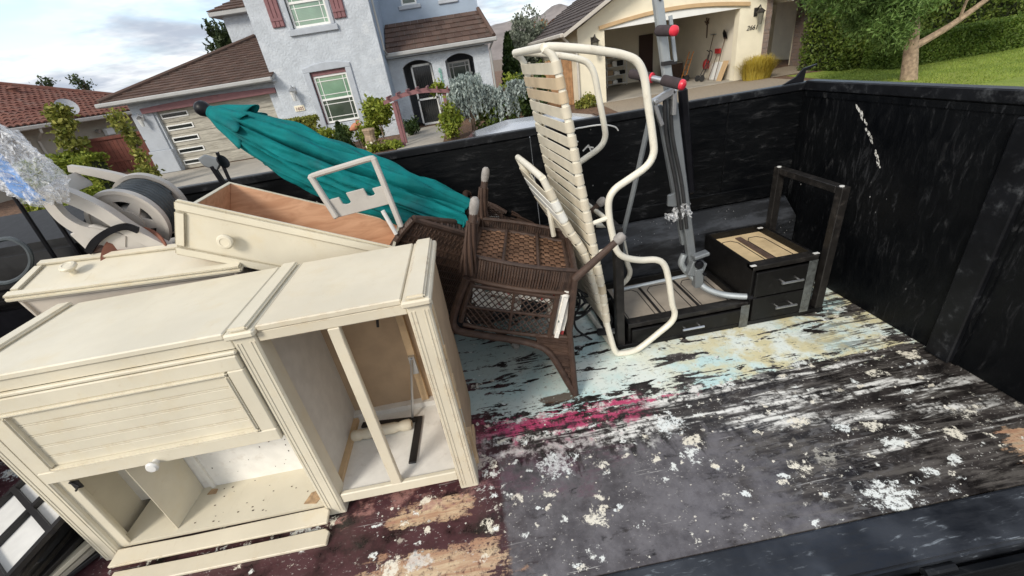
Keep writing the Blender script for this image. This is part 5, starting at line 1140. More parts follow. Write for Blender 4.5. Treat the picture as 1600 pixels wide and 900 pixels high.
# loose trim boards on the floor before the sideboard
for (x0, x1, y0, y1, z0, tilt, lb) in ((-1.680, -.822, 1.152, 1.212, .026, .22, 'cream trim board lying against the foot of the sideboard'), (-1.668, -.815, 1.078, 1.144, .0, .06, 'cream trim board lying nearest the camera in front of the sideboard')):
    M_ = Matrix.Translation((0, y0, z0)) @ Matrix.Rotation(tilt, 4, 'X') @ Matrix.Translation((0, -y0, 0))
    o = MB(); xs = np.linspace(x0, x1, 9)
    for a, b in zip(xs, xs[1:]): pass
    o.prism([(x0, 0), (x1, 0), (x1, .05), (x1 - .02, .066), (x0 + .3, .060), (x0 + .01, .064)], (0, y0, z0), (1, 0, 0), (0, math.cos(tilt), math.sin(tilt)), (0, -math.sin(tilt) * .015, math.cos(tilt) * .015))
    tag(o.build('trim_board', cw, bevel=.003), lb, 'board', 'loose trim boards')
# things lying inside the open bay
sp_ = tag(MB().lathe([(.018, 0), (.026, .01), (.026, .04), (.021, .05), (.026, .07), (.026, .20), (.021, .22), (.026, .24), (.026, .27), (.018, .28)], (-.775, 1.515, .115), (1, .02, 0), 16).build('turned_post', cw, smooth=True), 'turned cream wooden post lying on the floor of the open bay', 'wood post')
br = MB(); br.bar((-.75, 1.60, .094), (-.455, 1.565, .094), .032, .010); br.bar((-.468, 1.575, .0945), (-.480, 1.31, .0945), .032, .010)
tag(br.build('corner_bracket', MT['black_iron'], bevel=.002), 'black L-shaped frame corner lying in the open bay', 'bracket')

# ------------------------------------------------------------------ drawers
def make_drawer(label, M, W=.90, Hh=.24, D=.42, inset=.045, sm='drawer_in'):
    """local: x along the front, z up the front, +y into the box; front face at y=0"""
    t = thing('drawer', label, 'drawer', group='loose cream drawers', M=M)
    th = .02
    B(0, W, 0, th, 0, Hh).build('front', MT['cream'], t, bevel=.006, local=True, seg=2)
    fr = .042
    for q in ((.0, W, 0, fr), (.0, W, Hh - fr, Hh), (0, fr, fr, Hh - fr), (W - fr, W, fr, Hh - fr)):
        B(q[0] + .001, q[1] - .001, -.012, -.0005, q[2] + .001, q[3] - .001).build('front_frame', MT['cream'], t, bevel=.006, local=True, seg=2)
    MB().lathe([(.013, 0), (.012, .018), (.022, .024), (.031, .032), (.032, .040), (.027, .046), (.018, .0475), (.016, .045), (.006, .045)], (W * .22, 0, Hh * .5), (0, -1, 0), 20).build('knob', MT['cream'], t, smooth=True, local=True)
    i = inset; zt = Hh - .03; zb = .012; s = .013
    for k, q in enumerate(((i, i + s, th, D, zb, zt), (W - i - s, W - i, th, D, zb, zt), (i + s, W - i - s, D - s, D, zb, zt), (i + s, W - i - s, th, th + s, zb, zt))):
        B(*q).build('side', MT[sm], t, local=True, bevel=.002)
        B(q[0], q[1], q[2], q[3], zt, zt + .003).build('side_edge', MT['cream'], t, local=True)
    B(i + s, W - i - s, th + s, D - s, zb + .012, zb + .018).build('bottom', MT[sm], t, local=True)
    for x in (i - .014, W - i): B(x, x + .014, .06, D - .03, .10, .125).build('runner', MT['zinc'], t, local=True)
    return t
def frame(o, xd, zd):                       # rotation with local x along xd and local z near zd
    x = Vector(xd).normalized(); z = Vector(zd); z = (z - x * z.dot(x)).normalized(); y = z.cross(x)
    return Matrix(((x.x, y.x, z.x, o[0]), (x.y, y.y, z.y, o[1]), (x.z, y.z, z.z, o[2]), (0, 0, 0, 1)))
ca, sa = math.cos(rad(-25.5)), math.sin(rad(-25.5))
dA = frame((-1.272, 1.79, 1.032), (ca, .03, sa), (-sa, .0, ca))
make_drawer('open cream drawer tilted on its end with bare wood inside', dA, .88, .238, .42, .03)
dBm = frame((-1.955, 1.735, .985), (.915, .02, -.055), (.02, .24, .062))
make_drawer('cream drawer lying face up behind the sideboard', dBm, .92, .25, .36, .03, 'drawer_out')

# ------------------------------------------------------------------ upturned desk
DY0, DY1 = 1.90, 2.42
dk_ = thing('writing_desk', 'black desk turned upside down with its legs in the air', 'desk', (1.24, 2.12, 0)); bl = MT['desk_black']; de = MT['desk_edge']
B(.62, 1.86, DY0, DY1, .002, .030).build('desktop', bl, dk_, bevel=.003)
def open_box(x0, x1, z1, ply, brace):
    for q in ((x0, x0 + .016, DY0 + .016, DY1), (x1 - .016, x1, DY0 + .016, DY1), (x0 + .016, x1 - .016, DY1 - .016, DY1)): B(q[0], q[1], q[2], q[3], .030, z1).build('drawer_case', bl, dk_, bevel=.002)
    B(x0, x1, DY0 + .014, DY0 + .075, z1 - .030, z1 - .002).build('front_rail', de, dk_, bevel=.002)
    B(x0 + .016, x1 - .016, DY0 + .075, DY1 - .016, z1 - .050, z1 - .044).build('drawer_bottom', ply, dk_)
    n = 2 if brace else 3
    for k in range(1, n):
        xm = x0 + (x1 - x0) * k / n; B(xm - (.018 if brace else .006), xm + (.018 if brace else .006), DY0 + .09, DY1 - .06, z1 - .044, z1 - .036).build('brace', MT['slat_brown' if brace else 'black_iron'], dk_)
    # saw-cut contour of the panel braces
    lines = MB(); xa = [x0 + .016 + (x1 - x0 - .032) * k / n for k in range(n + 1)]
    for a, b in zip(xa, xa[1:]):
        pth = [(a + .03, DY0 + .10), (a + .03, DY1 - .12), (a + .06, DY1 - .08), (b - .06, DY1 - .08), (b - .035, DY1 - .12), (b - .035, DY0 + .12)]
        for p, q in zip(pth, pth[1:]): lines.bar((p[0], p[1], z1 - .043), (q[0], q[1], z1 - .043), .004, .003)
    lines.build('brace_outline', MT['black_iron'], dk_)
def drawer_front(x0, x1, z0, z1, hx):
    f = B(x0, x1, DY0 - .004, DY0 + .014, z0, z1).build('drawer_front', bl, dk_, bevel=.003)
    h = MB(); w_ = .062; zc = (z0 + z1) / 2; h.tube([(hx - w_, DY0 - .028, zc), (hx + w_, DY0 - .028, zc)], .0065, 8)
    for s in (-.7, .7): h.tube([(hx + s * w_, DY0 - .028, zc), (hx + s * w_, DY0 - .004, zc)], .005, 6)
    h.build('handle', MT['zinc'], f, smooth=True)
open_box(.70, 1.40, .157, MT['desk_ply_grey'], False)
drawer_front(.715, 1.385, .034, .122, 1.06)
open_box(1.402, 1.775, .378, MT['desk_ply'], True)
drawer_front(1.415, 1.765, .034, .180, 1.60); drawer_front(1.415, 1.765, .188, .340, 1.61)
for i, x in enumerate((.630, 1.808)):
    for y in (DY0, DY1 - .045): B(x, x + .045, y, y + .045, .031, .742).build('leg', de, dk_, bevel=.003)
    B(x - .001, x + .046, DY0 + .045, DY1 - .045, .705, .742).build('leg_rail', de, dk_, bevel=.003)
for x, y in ((1.40, DY0 + .02), (1.765, DY0 + .03), (1.73, DY1 - .06)): B(x - .014, x + .016, y - .008, y + .008, .3785, .3815).build('plastic_foot', MT['plastic_white'], dk_)
for y in (DY0 + .025, DY1 - .025): MB().lathe([(.012, 0), (.012, .004)], (1.823, y, .742), (0, 0, 1), 10).build('plastic_foot', MT['plastic_white'], dk_)
for x0, z0, z1 in ((1.345, .002, .150), (1.705, .03, .360)): B(x0, x0 + .05, DY0 - .0062, DY0 - .0048, z0, z1).build('packing_tape', MT['tape'], dk_)

# ------------------------------------------------------------------ strap chaise standing on end
chs = thing('strap_chaise', 'cream vinyl strap chaise longue standing on end', 'lounge chair', (.6, 2.1, 0))
NY, FY = 1.85, 2.40
def skew(x, y): return x - .075 * (y - NY)
near = [(.357, 1.560), (.48, 1.542), (.608, 1.511), (.675, 1.490), (.725, 1.462), (.755, 1.405), (.772, 1.302), (.796, 1.157), (.800, 1.087), (.768, 1.036), (.682, .990), (.622, .958), (.592, .910), (.591, .828), (.606, .728), (.622, .655), (.662, .608), (.74, .577), (.823, .562), (.868, .522), (.895, .422), (.917, .282), (.934, .222), (.918, .168), (.85, .112), (.742, .034), (.690, .018), (.635, .019), (.600, .040)]
rail = [(.574, .150), (.556, .262), (.539, .459), (.514, .644), (.492, .814), (.460, 1.032), (.434, 1.254), (.398, 1.505)]
ct = MT['cream_tube']; TR = .0165
for y in (NY, FY):
    MB().tube(spline([V(skew(x, y), y, z) for x, z in near + rail], 4, closed=True), TR, 10, closed=True).build('side_frame', ct, chs, smooth=True)
def crossbar(x, z, r=TR, y0=NY, y1=FY): MB().tube([(skew(x, y0), y0, z), (skew(x, y1), y1, z)], r, 10).build('cross_bar', ct, chs, smooth=True)
crossbar(.357, 1.562); crossbar(.612, .026); crossbar(.60, .80, .012)
for z, x0, x1 in ((.83, .49, .592), (.675, .513, .61)):
    MB().tube([(x0, NY, z - .02), (x1, NY, z)], .011, 8).build('link', ct, chs, smooth=True)
def rail_pt(pts, z):
    p = sorted(pts, key=lambda q: q[1])
    for a, b in zip(p, p[1:]):
        if a[1] <= z <= b[1]: t_ = (z - a[1]) / (b[1] - a[1]); return a[0] + (b[0] - a[0]) * t_
    return p[0][0] if z < p[0][1] else p[-1][0]
def strap(pts, z, wd, m, y0, y1, th=.0045):
    x0 = rail_pt(pts, z); xa, xb = rail_pt(pts, z - .02), rail_pt(pts, z + .02); tg = V(xb - xa, 0, .04).normalized(); nr = V(tg.z, 0, -tg.x)
    def loop(r):                               # from the far wrap along the face to the near wrap
        far = [(y1 + r * math.cos(a), -r * math.sin(a)) for a in np.linspace(-math.pi / 2, math.pi / 2, 7)]
        nr_ = [(y0 - r * math.cos(a), -r * math.sin(a)) for a in np.linspace(math.pi / 2, -math.pi / 2, 7)]
        return [(y1 - .04, r)] + far + nr_ + [(y0 + .04, r)]
    oo, ii = loop(TR + th), loop(TR); n = len(oo); vs = []; fs = []
    for e in (-.5, .5):
        for lst in (oo, ii):
            for y, q in lst: vs.append(V(skew(x0, y), y, z) + tg * (e * wd) + nr * q)
    for k in range(n - 1): fs += [(k, k + 1, 2 * n + k + 1, 2 * n + k), (n + k, 3 * n + k, 3 * n + k + 1, n + k + 1), (k, n + k, n + k + 1, k + 1), (2 * n + k, 2 * n + k + 1, 3 * n + k + 1, 3 * n + k)]
    fs += [(0, 2 * n, 3 * n, n), (n - 1, 2 * n - 1, 4 * n - 1, 3 * n - 1)]
    MB().add(vs, fs).build('strap', m, chs, smooth=True)
rs = random.Random(12); z = 1.488; k = 0
while z > .27:
    m = 'strap_tan' if k in (1, 2) else rs.choice(('strap', 'strap', 'strap_b', 'strap_c'))
    strap(rail, z + rs.uniform(-.002, .002), .0445 + rs.uniform(-.003, .002), MT[m], NY, FY); z -= .0575; k += 1
foot = [(.562, .215), (.545, .30), (.515, .42), (.462, .672), (.391, .817), (.351, .921), (.301, 1.06)]
for y in (NY + .01, FY - .01): MB().tube(spline([V(skew(x, y), y, zz_) for x, zz_ in foot], 4), TR, 10).build('foot_rail', ct, chs, smooth=True)
MB().tube([(skew(.301, NY + .01), NY + .01, 1.06), (skew(.296, 2.1), 2.1, 1.068), (skew(.301, FY - .01), FY - .01, 1.06)], TR, 10).build('foot_bar', ct, chs, smooth=True)
z = .985; k = 0
while z > .32:
    strap(foot, z, .048, MT['strap_white' if k in (1, 2) else 'strap'], NY + .01, FY - .01); z -= .0575; k += 1
MB().tube([(.345, 2.05, .86), (.358, 2.06, .70)], .013, 8).build('strut', ct, chs, smooth=True)

# ------------------------------------------------------------------ exercise machine
em = thing('exercise_machine', 'grey steel exercise machine post with red-capped foam rollers', 'exercise machine', (1.15, 2.1, .17))
gy, gl = MT['steel_grey'], MT['steel_light']
pb, pt = V(1.150, 2.10, .36), V(.850, 2.10, 2.05)
mid_ = pb.lerp(pt, .56)
MB().bar(pb, mid_, .046, .045, (0, -1, 0)).build('lower_post', gy, em, bevel=.006)
MB().bar(pb + V(-.045, .03, .12), mid_ + V(-.04, .03, -.06), .022, .03, (0, -1, 0)).build('guide_rail', gy, em, bevel=.004)
MB().bar(mid_ - V(0, 0, .02), pt, .040, .036, (0, -1, 0)).build('upper_post', gl, em, bevel=.006)
MB().bar(mid_ + V(.01, -.028, .12), mid_ + V(-.02, -.026, .30), .014, .010, (0, -1, 0)).build('height_scale', gl, em)
MB().bar((1.070, 2.15, 1.30), (1.148, 2.16, .76), .045, .03, (0, -1, 0)).build('back_pad', MT['black_plastic'], em, bevel=.01)
ho = MB()
d_ = (pt - mid_).normalized()
for k in range(4): ho.lathe([(.006, 0), (.006, .003)], mid_ + d_ * (.26 + .11 * k) + V(.0, -.021, 0), (0, -1, 0), 8)
ho.box(.936, .998, 2.068, 2.10, 1.415, 1.432); ho.build('pin_hole', MT['black_iron'], em)
def roller(a, b, r=.032):
    a, b = Vector(a), Vector(b); d = (b - a).normalized(); L_ = (b - a).length
    f_ = MB().lathe([(r * .9, 0), (r, .006), (r, L_ - .004), (r * .92, L_)], a, d, 18).build('foam_roller', MT['foam'], em, smooth=True)
    MB().lathe([(r * .96, 0), (r * 1.0, .006), (r * .9, .016), (r * .5, .022), (.002, .023)], b, d, 18).build('end_cap', MT['red_cap'], f_, smooth=True)
roller((.908, 2.075, 1.557), (.934, 1.985, 1.548), .0215)
MB().tube([(.83, 2.16, 1.395), (.955, 2.0, 1.345)], .013, 10).build('roller_bar', MT['zinc'], em, smooth=True)
roller((.915, 2.03, 1.362), (.968, 1.965, 1.338), .023)
MB().lathe([(.018, 0), (.021, .005), (.021, .10), (.018, .107)], (.885, 2.095, 1.375), (-.6, .77, .23), 18).build('foam_roller', MT['foam'], em, smooth=True)
MB().lathe([(.022, 0), (.022, .008)], (.887, 2.092, 1.374), (.6, -.77, -.2), 16).build('collar', MT['red_cap'], em)
lk = MB(); lk.bar((.885, 2.06, 1.27), (.985, 2.06, 1.31), .03, .03); lk.bar((.885, 2.06, 1.28), (.93, 2.06, 1.16), .02, .02); lk.bar((.985, 2.06, 1.31), (.985, 2.06, 1.20), .03, .02); lk.lathe([(.012, 0), (.012, .05)], (.89, 2.08, 1.275), (0, -1, 0), 8); lk.build('linkage', MT['zinc'], em, bevel=.003)
MB().tube(spline([(.885, 2.06, 1.27), (.86, 2.08, 1.12), (.80, 2.12, .80), (.757, 2.14, .60), (.752, 2.14, .54), (.765, 2.14, .48)], 5), .0135, 8).build('strut', gy, em, smooth=True)
cb = MB()
for o_ in (0, .03): cb.tube(spline([(.945 + o_, 2.07, 1.27), (.965 + o_, 2.08, 1.1), (1.02 + o_, 2.07, .85), (1.06 + o_, 2.07, .6)], 5), .009, 6)
cb.build('cable', MT['black_rubber'], em, smooth=True)
bx_ = MB(); bx_.bar((1.115, 2.07, .36), (1.20, 2.07, .33), .05, .09); bx_.bar((1.13, 2.055, .425), (1.215, 2.055, .44), .05, .022); bx_.bar((1.165, 2.06, .35), (1.170, 2.06, .23), .05, .05); bx_.build('clamp', MT['steel_grey'], em, bevel=.005)
kn = MB(); kn.lathe([(.012, 0), (.024, .006), (.024, .022), (.01, .026)], (1.155, 2.045, .385), (0, -1, 0), 12); kn.lathe([(.010, 0), (.010, .03)], (1.19, 2.05, .32), (0, -1, 0), 8); kn.build('knob', MT['black_plastic'], em)
ft = MB().tube(spline([(1.10, 2.10, .43), (1.085, 2.10, .38), (1.11, 2.10, .33), (1.165, 2.07, .265), (1.215, 2.03, .215), (1.29, 1.99, .185), (1.37, 1.95, .178), (1.415, 1.93, .178)], 5), .0185, 10).build('foot_tube', gl, em, smooth=True)
MB().tube([(1.400, 1.937, .178), (1.440, 1.918, .178)], .0205, 10).build('foot_cap', MT['black_plastic'], ft)
MB().tube([(.71, 2.2, .215), (1.15, 2.10, .29)], .0105, 8).build('brace_rod', gl, em, smooth=True)
MB().prism([(-.03, -.03), (.02, -.04), (.035, .0), (.02, .04), (-.03, .03)], (1.015, 2.10, .77), (1, 0, 0), (0, 0, 1), (0, -.02, 0)).build('lock_plate', gy, em, bevel=.004)
fl = MB(); rs = random.Random(6)
def crump(o, r, n, seed):
    g = np.random.default_rng(seed); m_ = MB(); c0 = Vector(o)
    for k in range(n):
        p = [c0 + Vector(g.normal(size=3) * r) for _ in range(3)]; m_.add(p, [(0, 1, 2)])
    return m_
def wrapf(u, v):
    th = 2 * math.pi * u; r = .042 * (1 + .16 * math.sin(5 * th + 9 * v) + .12 * math.sin(11 * th - 14 * v) + .1 * math.sin(17 * th + 5)); return V(1.072 - .20 * (v - .5) * .09 + r * math.cos(th), 2.10 + r * .95 * math.sin(th), .665 + .075 * v + .012 * math.sin(3 * th))
MB().grid(wrapf, 44, 9, True).build('plastic_wrap', MT['film'], em, smooth=True)
MB().grid(lambda u, v: V(1.03 - .07 * u + .006 * math.sin(19 * u + 7 * v), 2.055 + .012 * math.sin(23 * u) + .01 * math.sin(11 * v), .66 + .02 * u + .05 * v * (1 - .4 * u) + .008 * math.sin(15 * u)), 14, 8).build('plastic_tail', MT['film'], em, smooth=True)

# ------------------------------------------------------------------ wicker chairs
def make_wicker(label, M):
    """local x: front to back, y: side to side, z: up; z=0 underside of the seat frame"""
    t = thing('wicker_armchair', label, 'armchair', group='brown wicker armchairs', M=M)
    wk = MT['wicker']; W2 = .25; D_ = .455; n = dict(local=True)
    for y in (-W2, W2):
        g = MB().tube([(-.005, y, .02), (-.008, y, -.215)], [.021, .017], 10).build('leg', wk, t, smooth=True, **n); MB().lathe([(.017, -.02), (.0195, 0), (.020, .02), (.018, .040), (.010, .050)], (-.008, y, -.212), (0, 0, -1), 12).build('foot_cap', MT['foot_grey'], g, smooth=True, **n)
        g = MB().tube([(D_, y, .03), (D_ + .13, y * .98, -.165)], [.019, .014], 10).build('leg', wk, t, smooth=True, **n); MB().lathe([(.017, 0), (.022, .01), (.021, .035), (.012, .045)], (D_ + .13, y * .98, -.165), (.55, 0, -.83), 12).build('foot_cap', MT['foot_grey'], g, smooth=True, **n)
    for y in (-W2, W2):                                     # wrapped cane climbing the front legs
        wr = MB()
        for q in range(7):
            a = q * .9; wr.tube(spline([(-.005 + .032 * math.cos(a), y + .030 * math.sin(a), .07), (-.006 + .026 * math.cos(a + .3), y + .026 * math.sin(a + .3), .0), (-.007 + .021 * math.cos(a + .8), y + .021 * math.sin(a + .8), -.08), (-.008 + .018 * math.cos(a + 1.2), y + .018 * math.sin(a + 1.2), -.16)], 4), .0075, 5)
        stuff(wr.build('leg_wrap', wk, t, **n))
    rim = spline([(.0, -W2 + .02, .0), (.22, -W2 - .006, .0), (D_ - .02, -W2 + .02, .0), (D_, -W2 + .06, .0), (D_, W2 - .06, .0), (D_ - .02, W2 - .02, .0), (.22, W2 + .006, 0), (0, W2 - .02, 0), (-.012, W2 - .06, 0), (-.012, -W2 + .06, 0)], 4, True)
    f_ = MB(); f_.tube(rim, .010, 8, True); f_.tube([(p.x * .94 + .014, p.y * .90, .048) for p in rim], .013, 8, True); f_.tube([(p.x, p.y, .112) for p in rim], .012, 8, True)
    for x in (.14, .30): f_.tube([(x, -W2 * .92, .036), (x, W2 * .92, .036)], .008, 6)
    f_.build('seat_frame', wk, t, smooth=True, **n)
    wv = MB()                                                # checker weave of flat splints under the seat
    nx, ny = 17, 17
    for i in range(nx):
        for j in range(ny):
            x, y = .012 + (D_ - .03) * (i + .5) / nx, -W2 * .9 + 1.8 * W2 * (j + .5) / ny; a, b = (.0150, .0118) if (i + j) % 2 else (.0108, .0152); h = .047 if (i + j) % 2 else .0535
            wv.add([(x - a, y - b, h + .002), (x + a, y - b, h + .002), (x + a, y + b, h + .002), (x - a, y + b, h + .002), (x - a * .55, y - b * .55, h - .003), (x + a * .55, y - b * .55, h - .003), (x + a * .55, y + b * .55, h - .003), (x - a * .55, y + b * .55, h - .003)], [(4, 5, 6, 7), (0, 1, 5, 4), (1, 2, 6, 5), (2, 3, 7, 6), (3, 0, 4, 7)])
    stuff(wv.build('seat_weave', MT['wicker_tan'], t, **n))
    B(.0, D_ - .01, -W2 + .02, W2 - .02, .056, .062).build('seat_board', wk, t, **n)
    sk = MB(); m_ = len(rim)
    for i in range(m_):                                     # upright strands of the skirt
        p, q = rim[i], rim[(i + 1) % m_]
        for s in range(5):
            u = p.lerp(q, s / 5); sk.tube([(u.x, u.y, -.002), (u.x * 1.005, u.y * (1.012 + .006 * (s % 2)), .055), (u.x, u.y, .115)], .0056, 5)
    stuff(sk.build('skirt_weave', wk, t, **n))
    arm = [(-.005, .10), (-.03, .20), (-.048, .32), (-.035, .368), (.0, .385), (.12, .388), (.26, .388), (.36, .40), (.42, .43), (.48, .50), (.54, .585), (.60, .665)]
    for y in (-W2, W2):
        s = 1 if y > 0 else -1
        a_ = MB(); a_.tube(spline([(x, y + s * .004, z) for x, z in arm], 4), .018, 9); a_.tube(spline([(.0, y, .345), (.12, y, .352), (.26, y, .35), (.38, y, .345), (.50, y, .33)], 4), .010, 7)
        a_.tube([(D_, y, .02), (D_ + .035, y, .30), (D_ + .145, y, .665)], .016, 8); a_.tube(spline([(.02, y, .12), (.0, y, .22), (-.012, y, .33)], 4), .013, 7); a_.tube([(.40, y, .12), (.405, y, .345)], .013, 7)
        a_.tube([(.02, y, .135), (.40, y, .135)], .009, 6); a_.tube([(.21, y, .13), (.215, y, .35)], .007, 6); a_.tube([(.0, y, .245), (.2, y, .24), (.40, y, .235)], .007, 6)
        ar = a_.build('arm', wk, t, smooth=True, **n)
        lt = MB()
        def clip(p, q):
            out = []
            for k_ in range(25):
                u = p.lerp(q, k_ / 24)
                if .005 < u.x < .402 and .125 < u.z < .35: out.append(u)
            return out
        for k in range(-10, 24):
            for sgn in (1, -1):
                c = clip(V(.03 * k - sgn * .12, y + sgn * .003, .10), V(.03 * k + sgn * .12, y + sgn * .003, .37))
                if len(c) > 1: lt.tube([c[0], c[-1]], .0026, 5)
        stuff(lt.build('lattice', wk, ar, **n))
        # dense wing between arm and back post
        wg = MB()
        for k in range(20):
            t_ = k / 19; z = .345 + .31 * t_; xa = np.interp(z, [.345, .40, .43, .50, .585, .665], [.34, .36, .42, .48, .54, .60]); xb = np.interp(z, [.30, .665], [D_ + .035, D_ + .145])
            if xb - xa > .004: wg.tube([(xa, y + .003 * (-1) ** k, z), ((xa + xb) / 2, y - .003 * (-1) ** k, z), (xb, y + .003 * (-1) ** k, z)], .0088, 5)
        stuff(wg.build('wing_weave', wk, ar, **n))
    bkw = MB()
    def bkx(z): return np.interp(z, [.02, .30, .665, .72], [D_, D_ + .035, D_ + .145, D_ + .16])
    for k in range(58):
        z = .04 + .635 * k / 57; bkw.tube([(float(bkx(z)) + .0025 * math.cos(j * math.pi + k * math.pi), -W2 + .5 * j / 12, z + .02 * math.sin(math.pi * j / 12) * (k / 57)) for j in range(13)], .0066, 5)
    for j in range(13): bkw.tube([(float(bkx(z)) + .003, -W2 + .5 * j / 12, z) for z in np.linspace(.03, .68, 8)], .005, 5)
    stuff(bkw.build('back_weave', wk, t, **n))
    MB().grid(lambda u, v: V(float(bkx(.04 + .63 * v)) - .001, -W2 + .5 * u, .04 + .63 * v), 3, 8).build('back_lining', wk, t, **n)
    tr_ = MB(); tr_.tube(spline([(D_ + .145, -W2, .665), (D_ + .155, -W2 * .6, .69), (D_ + .158, 0, .70), (D_ + .155, W2 * .6, .69), (D_ + .145, W2, .665)], 5), .018, 9); tr_.build('top_rail', wk, t, smooth=True, **n)
    def cushion(x0, x1, y0, y1, z0, z1): return MB().box(x0, x1, y0, y1, z0, z1).build('cushion', MT['floral'], t, bevel=.022, seg=3, smooth=True, **n)
    cushion(.0, .40, -W2 + .02, W2 - .02, .118, .19); cushion(.02, .26, -W2 + .025, W2 - .12, .262, .335); cushion(.405, .468, -W2 - .012, W2 + .012, .10, .36)
    tb = MB().tube(spline([(.45, -W2 - .01, .14), (.50, -W2 - .03, .10), (.52, -W2 - .02, .05)], 4), .004, 5).build('cushion_tie', MT['floral'], t, **n)
    return t
yw = rad(-9.0)
U = V(.958, 0, -.285); U = Matrix.Rotation(yw, 3, 'Z') @ U; Vu = V(-.285, 0, -.958); Vu = Matrix.Rotation(yw, 3, 'Z') @ Vu
Ly = Vu.cross(U)
oc = V(-.035, 1.91, .835)
make_wicker('brown wicker armchair upside down with floral cushions showing through its lattice', Matrix(((U.x, Ly.x, Vu.x, oc.x), (U.y, Ly.y, Vu.y, oc.y), (U.z, Ly.z, Vu.z, oc.z), (0, 0, 0, 1))))
zl = V(-.80, -.05, .60).normalized(); xl = V(-.05, -1, -.12); xl = (xl - zl * xl.dot(zl)).normalized(); yl = zl.cross(xl)
po = V(-.335, 1.95, .962) - (xl * .61 + yl * .25 + zl * .69)
M2 = Matrix(((xl.x, yl.x, zl.x, po.x), (xl.y, yl.y, zl.y, po.y), (xl.z, yl.z, zl.z, po.z), (0, 0, 0, 1)))
make_wicker('second brown wicker armchair half hidden under the teal umbrella', M2)

# ------------------------------------------------------------------ closed patio umbrella
um = thing('patio_umbrella', 'closed teal patio umbrella with black finial lying across the trailer', 'umbrella', (-.6, 2.4, .8))
ua, ub = V(-1.255, 2.50, 1.520), V(-.085, 2.22, .800)
ud = (ub - ua).normalized(); ux = ud.cross(V(0, 0, 1)).normalized(); uy = ux.cross(ud)
g = np.random.default_rng(3)
NF = 8
def umb(u, v):
    th = 2 * math.pi * u; L_ = (ub - ua).length
    env = np.interp(v, [0, .03, .12, .3, .55, .8, .93, 1.0], [.030, .045, .085, .125, .142, .128, .118, .105])
    fold = .07 - .46 * math.exp(-(math.sin(3 * th + 1.1 * math.sin(2.6 * v + 1) + .35 * math.sin(2 * th)) / .20) ** 2) - .16 * math.exp(-(math.sin(5.5 * th - 1.6 * v + .4) / .16) ** 2) + .05 * math.sin(13 * th + 7 * v) + .04 * math.sin(7 * th + 23 * v) + .025 * math.sin(19 * th - 37 * v)
    r = env * (1 + fold * min(1, v * 4))
    c = ua + ud * (v * L_ + .028 * math.sin(4 * th + .6) * max(0, v - .7) / .3) - V(0, 0, .03) * math.sin(math.pi * v)
    return c + (ux * math.cos(th) + uy * math.sin(th) * 1.05) * r
MB().grid(umb, 180, 80, True).build('canopy', MT['teal'], um, smooth=True)
def flap(u, v):                                                       # wind vent over the top of the canopy
    th = 2 * math.pi * u; r = np.interp(v, [0, .3, 1], [.032, .062, .098]) * (1 + .28 * math.sin(NF * th + .5) * v + .1 * math.sin(5 * th) * v)
    c = ua + ud * (.01 + v * .20 + .02 * math.sin(NF * th) * v); return c + (ux * math.cos(th) + uy * math.sin(th)) * r
MB().grid(flap, 96, 10, True).build('vent_flap', MT['teal'], um, smooth=True, solid=.003)
fo = MB().lathe([(.026, -.03), (.028, -.025), (.020, -.01), (.021, 0), (.032, .016), (.038, .034), (.035, .054), (.022, .070), (.003, .075)], ua - ud * .0, -ud, 20); fo.build('finial', MT['black_plastic'], um, smooth=True)
MB().tube([ua, ub + ud * .42], .019, 12).build('pole', MT['black_plastic'], um, smooth=True)
rb = MB()
for k in range(NF):
    a = 2 * math.pi * (k + .3) / NF; e = ux * math.cos(a) + uy * math.sin(a); rb.tube([ub - ud * .08 + e * .045, ub + ud * .012 + e * .04], .005, 6)
rb.build('rib_tips', MT['black_plastic'], um)
tie = MB(); tv = .20
for q in range(9):
    th = 2.6 + .28 * q; p = umb(th / 6.2832, tv + .02 * math.sin(q)); c = ua + ud * (tv * (ub - ua).length); tie.lathe([(.016, -.012), (.022, 0), (.012, .014)], p + (p - c) * .06, (p - c) + ud * .02 * (-1) ** q, 7)
tie.build('tie_bunch', MT['teal'], um, smooth=True)
for q in (.07, .32, .57, .82):
    MB().tube([umb(q, v_) + (umb(q, v_) - (ua + ud * (v_ * (ub - ua).length))) * .02 for v_ in np.linspace(.05, .98, 24)], .0022, 4).build('seam', MT['teal'], um, smooth=True)
hm = MB(); hm.tube(spline([ub - ud * .02 + (ux * math.cos(a) + uy * math.sin(a)) * (.100 + .016 * math.sin(4 * a)) + ud * .022 * math.sin(4 * a + .6) for a in np.linspace(0, 6.28, 24)[:-1]], 3, True), .006, 6, True); hm.build('hem', MT['teal'], um, smooth=True)

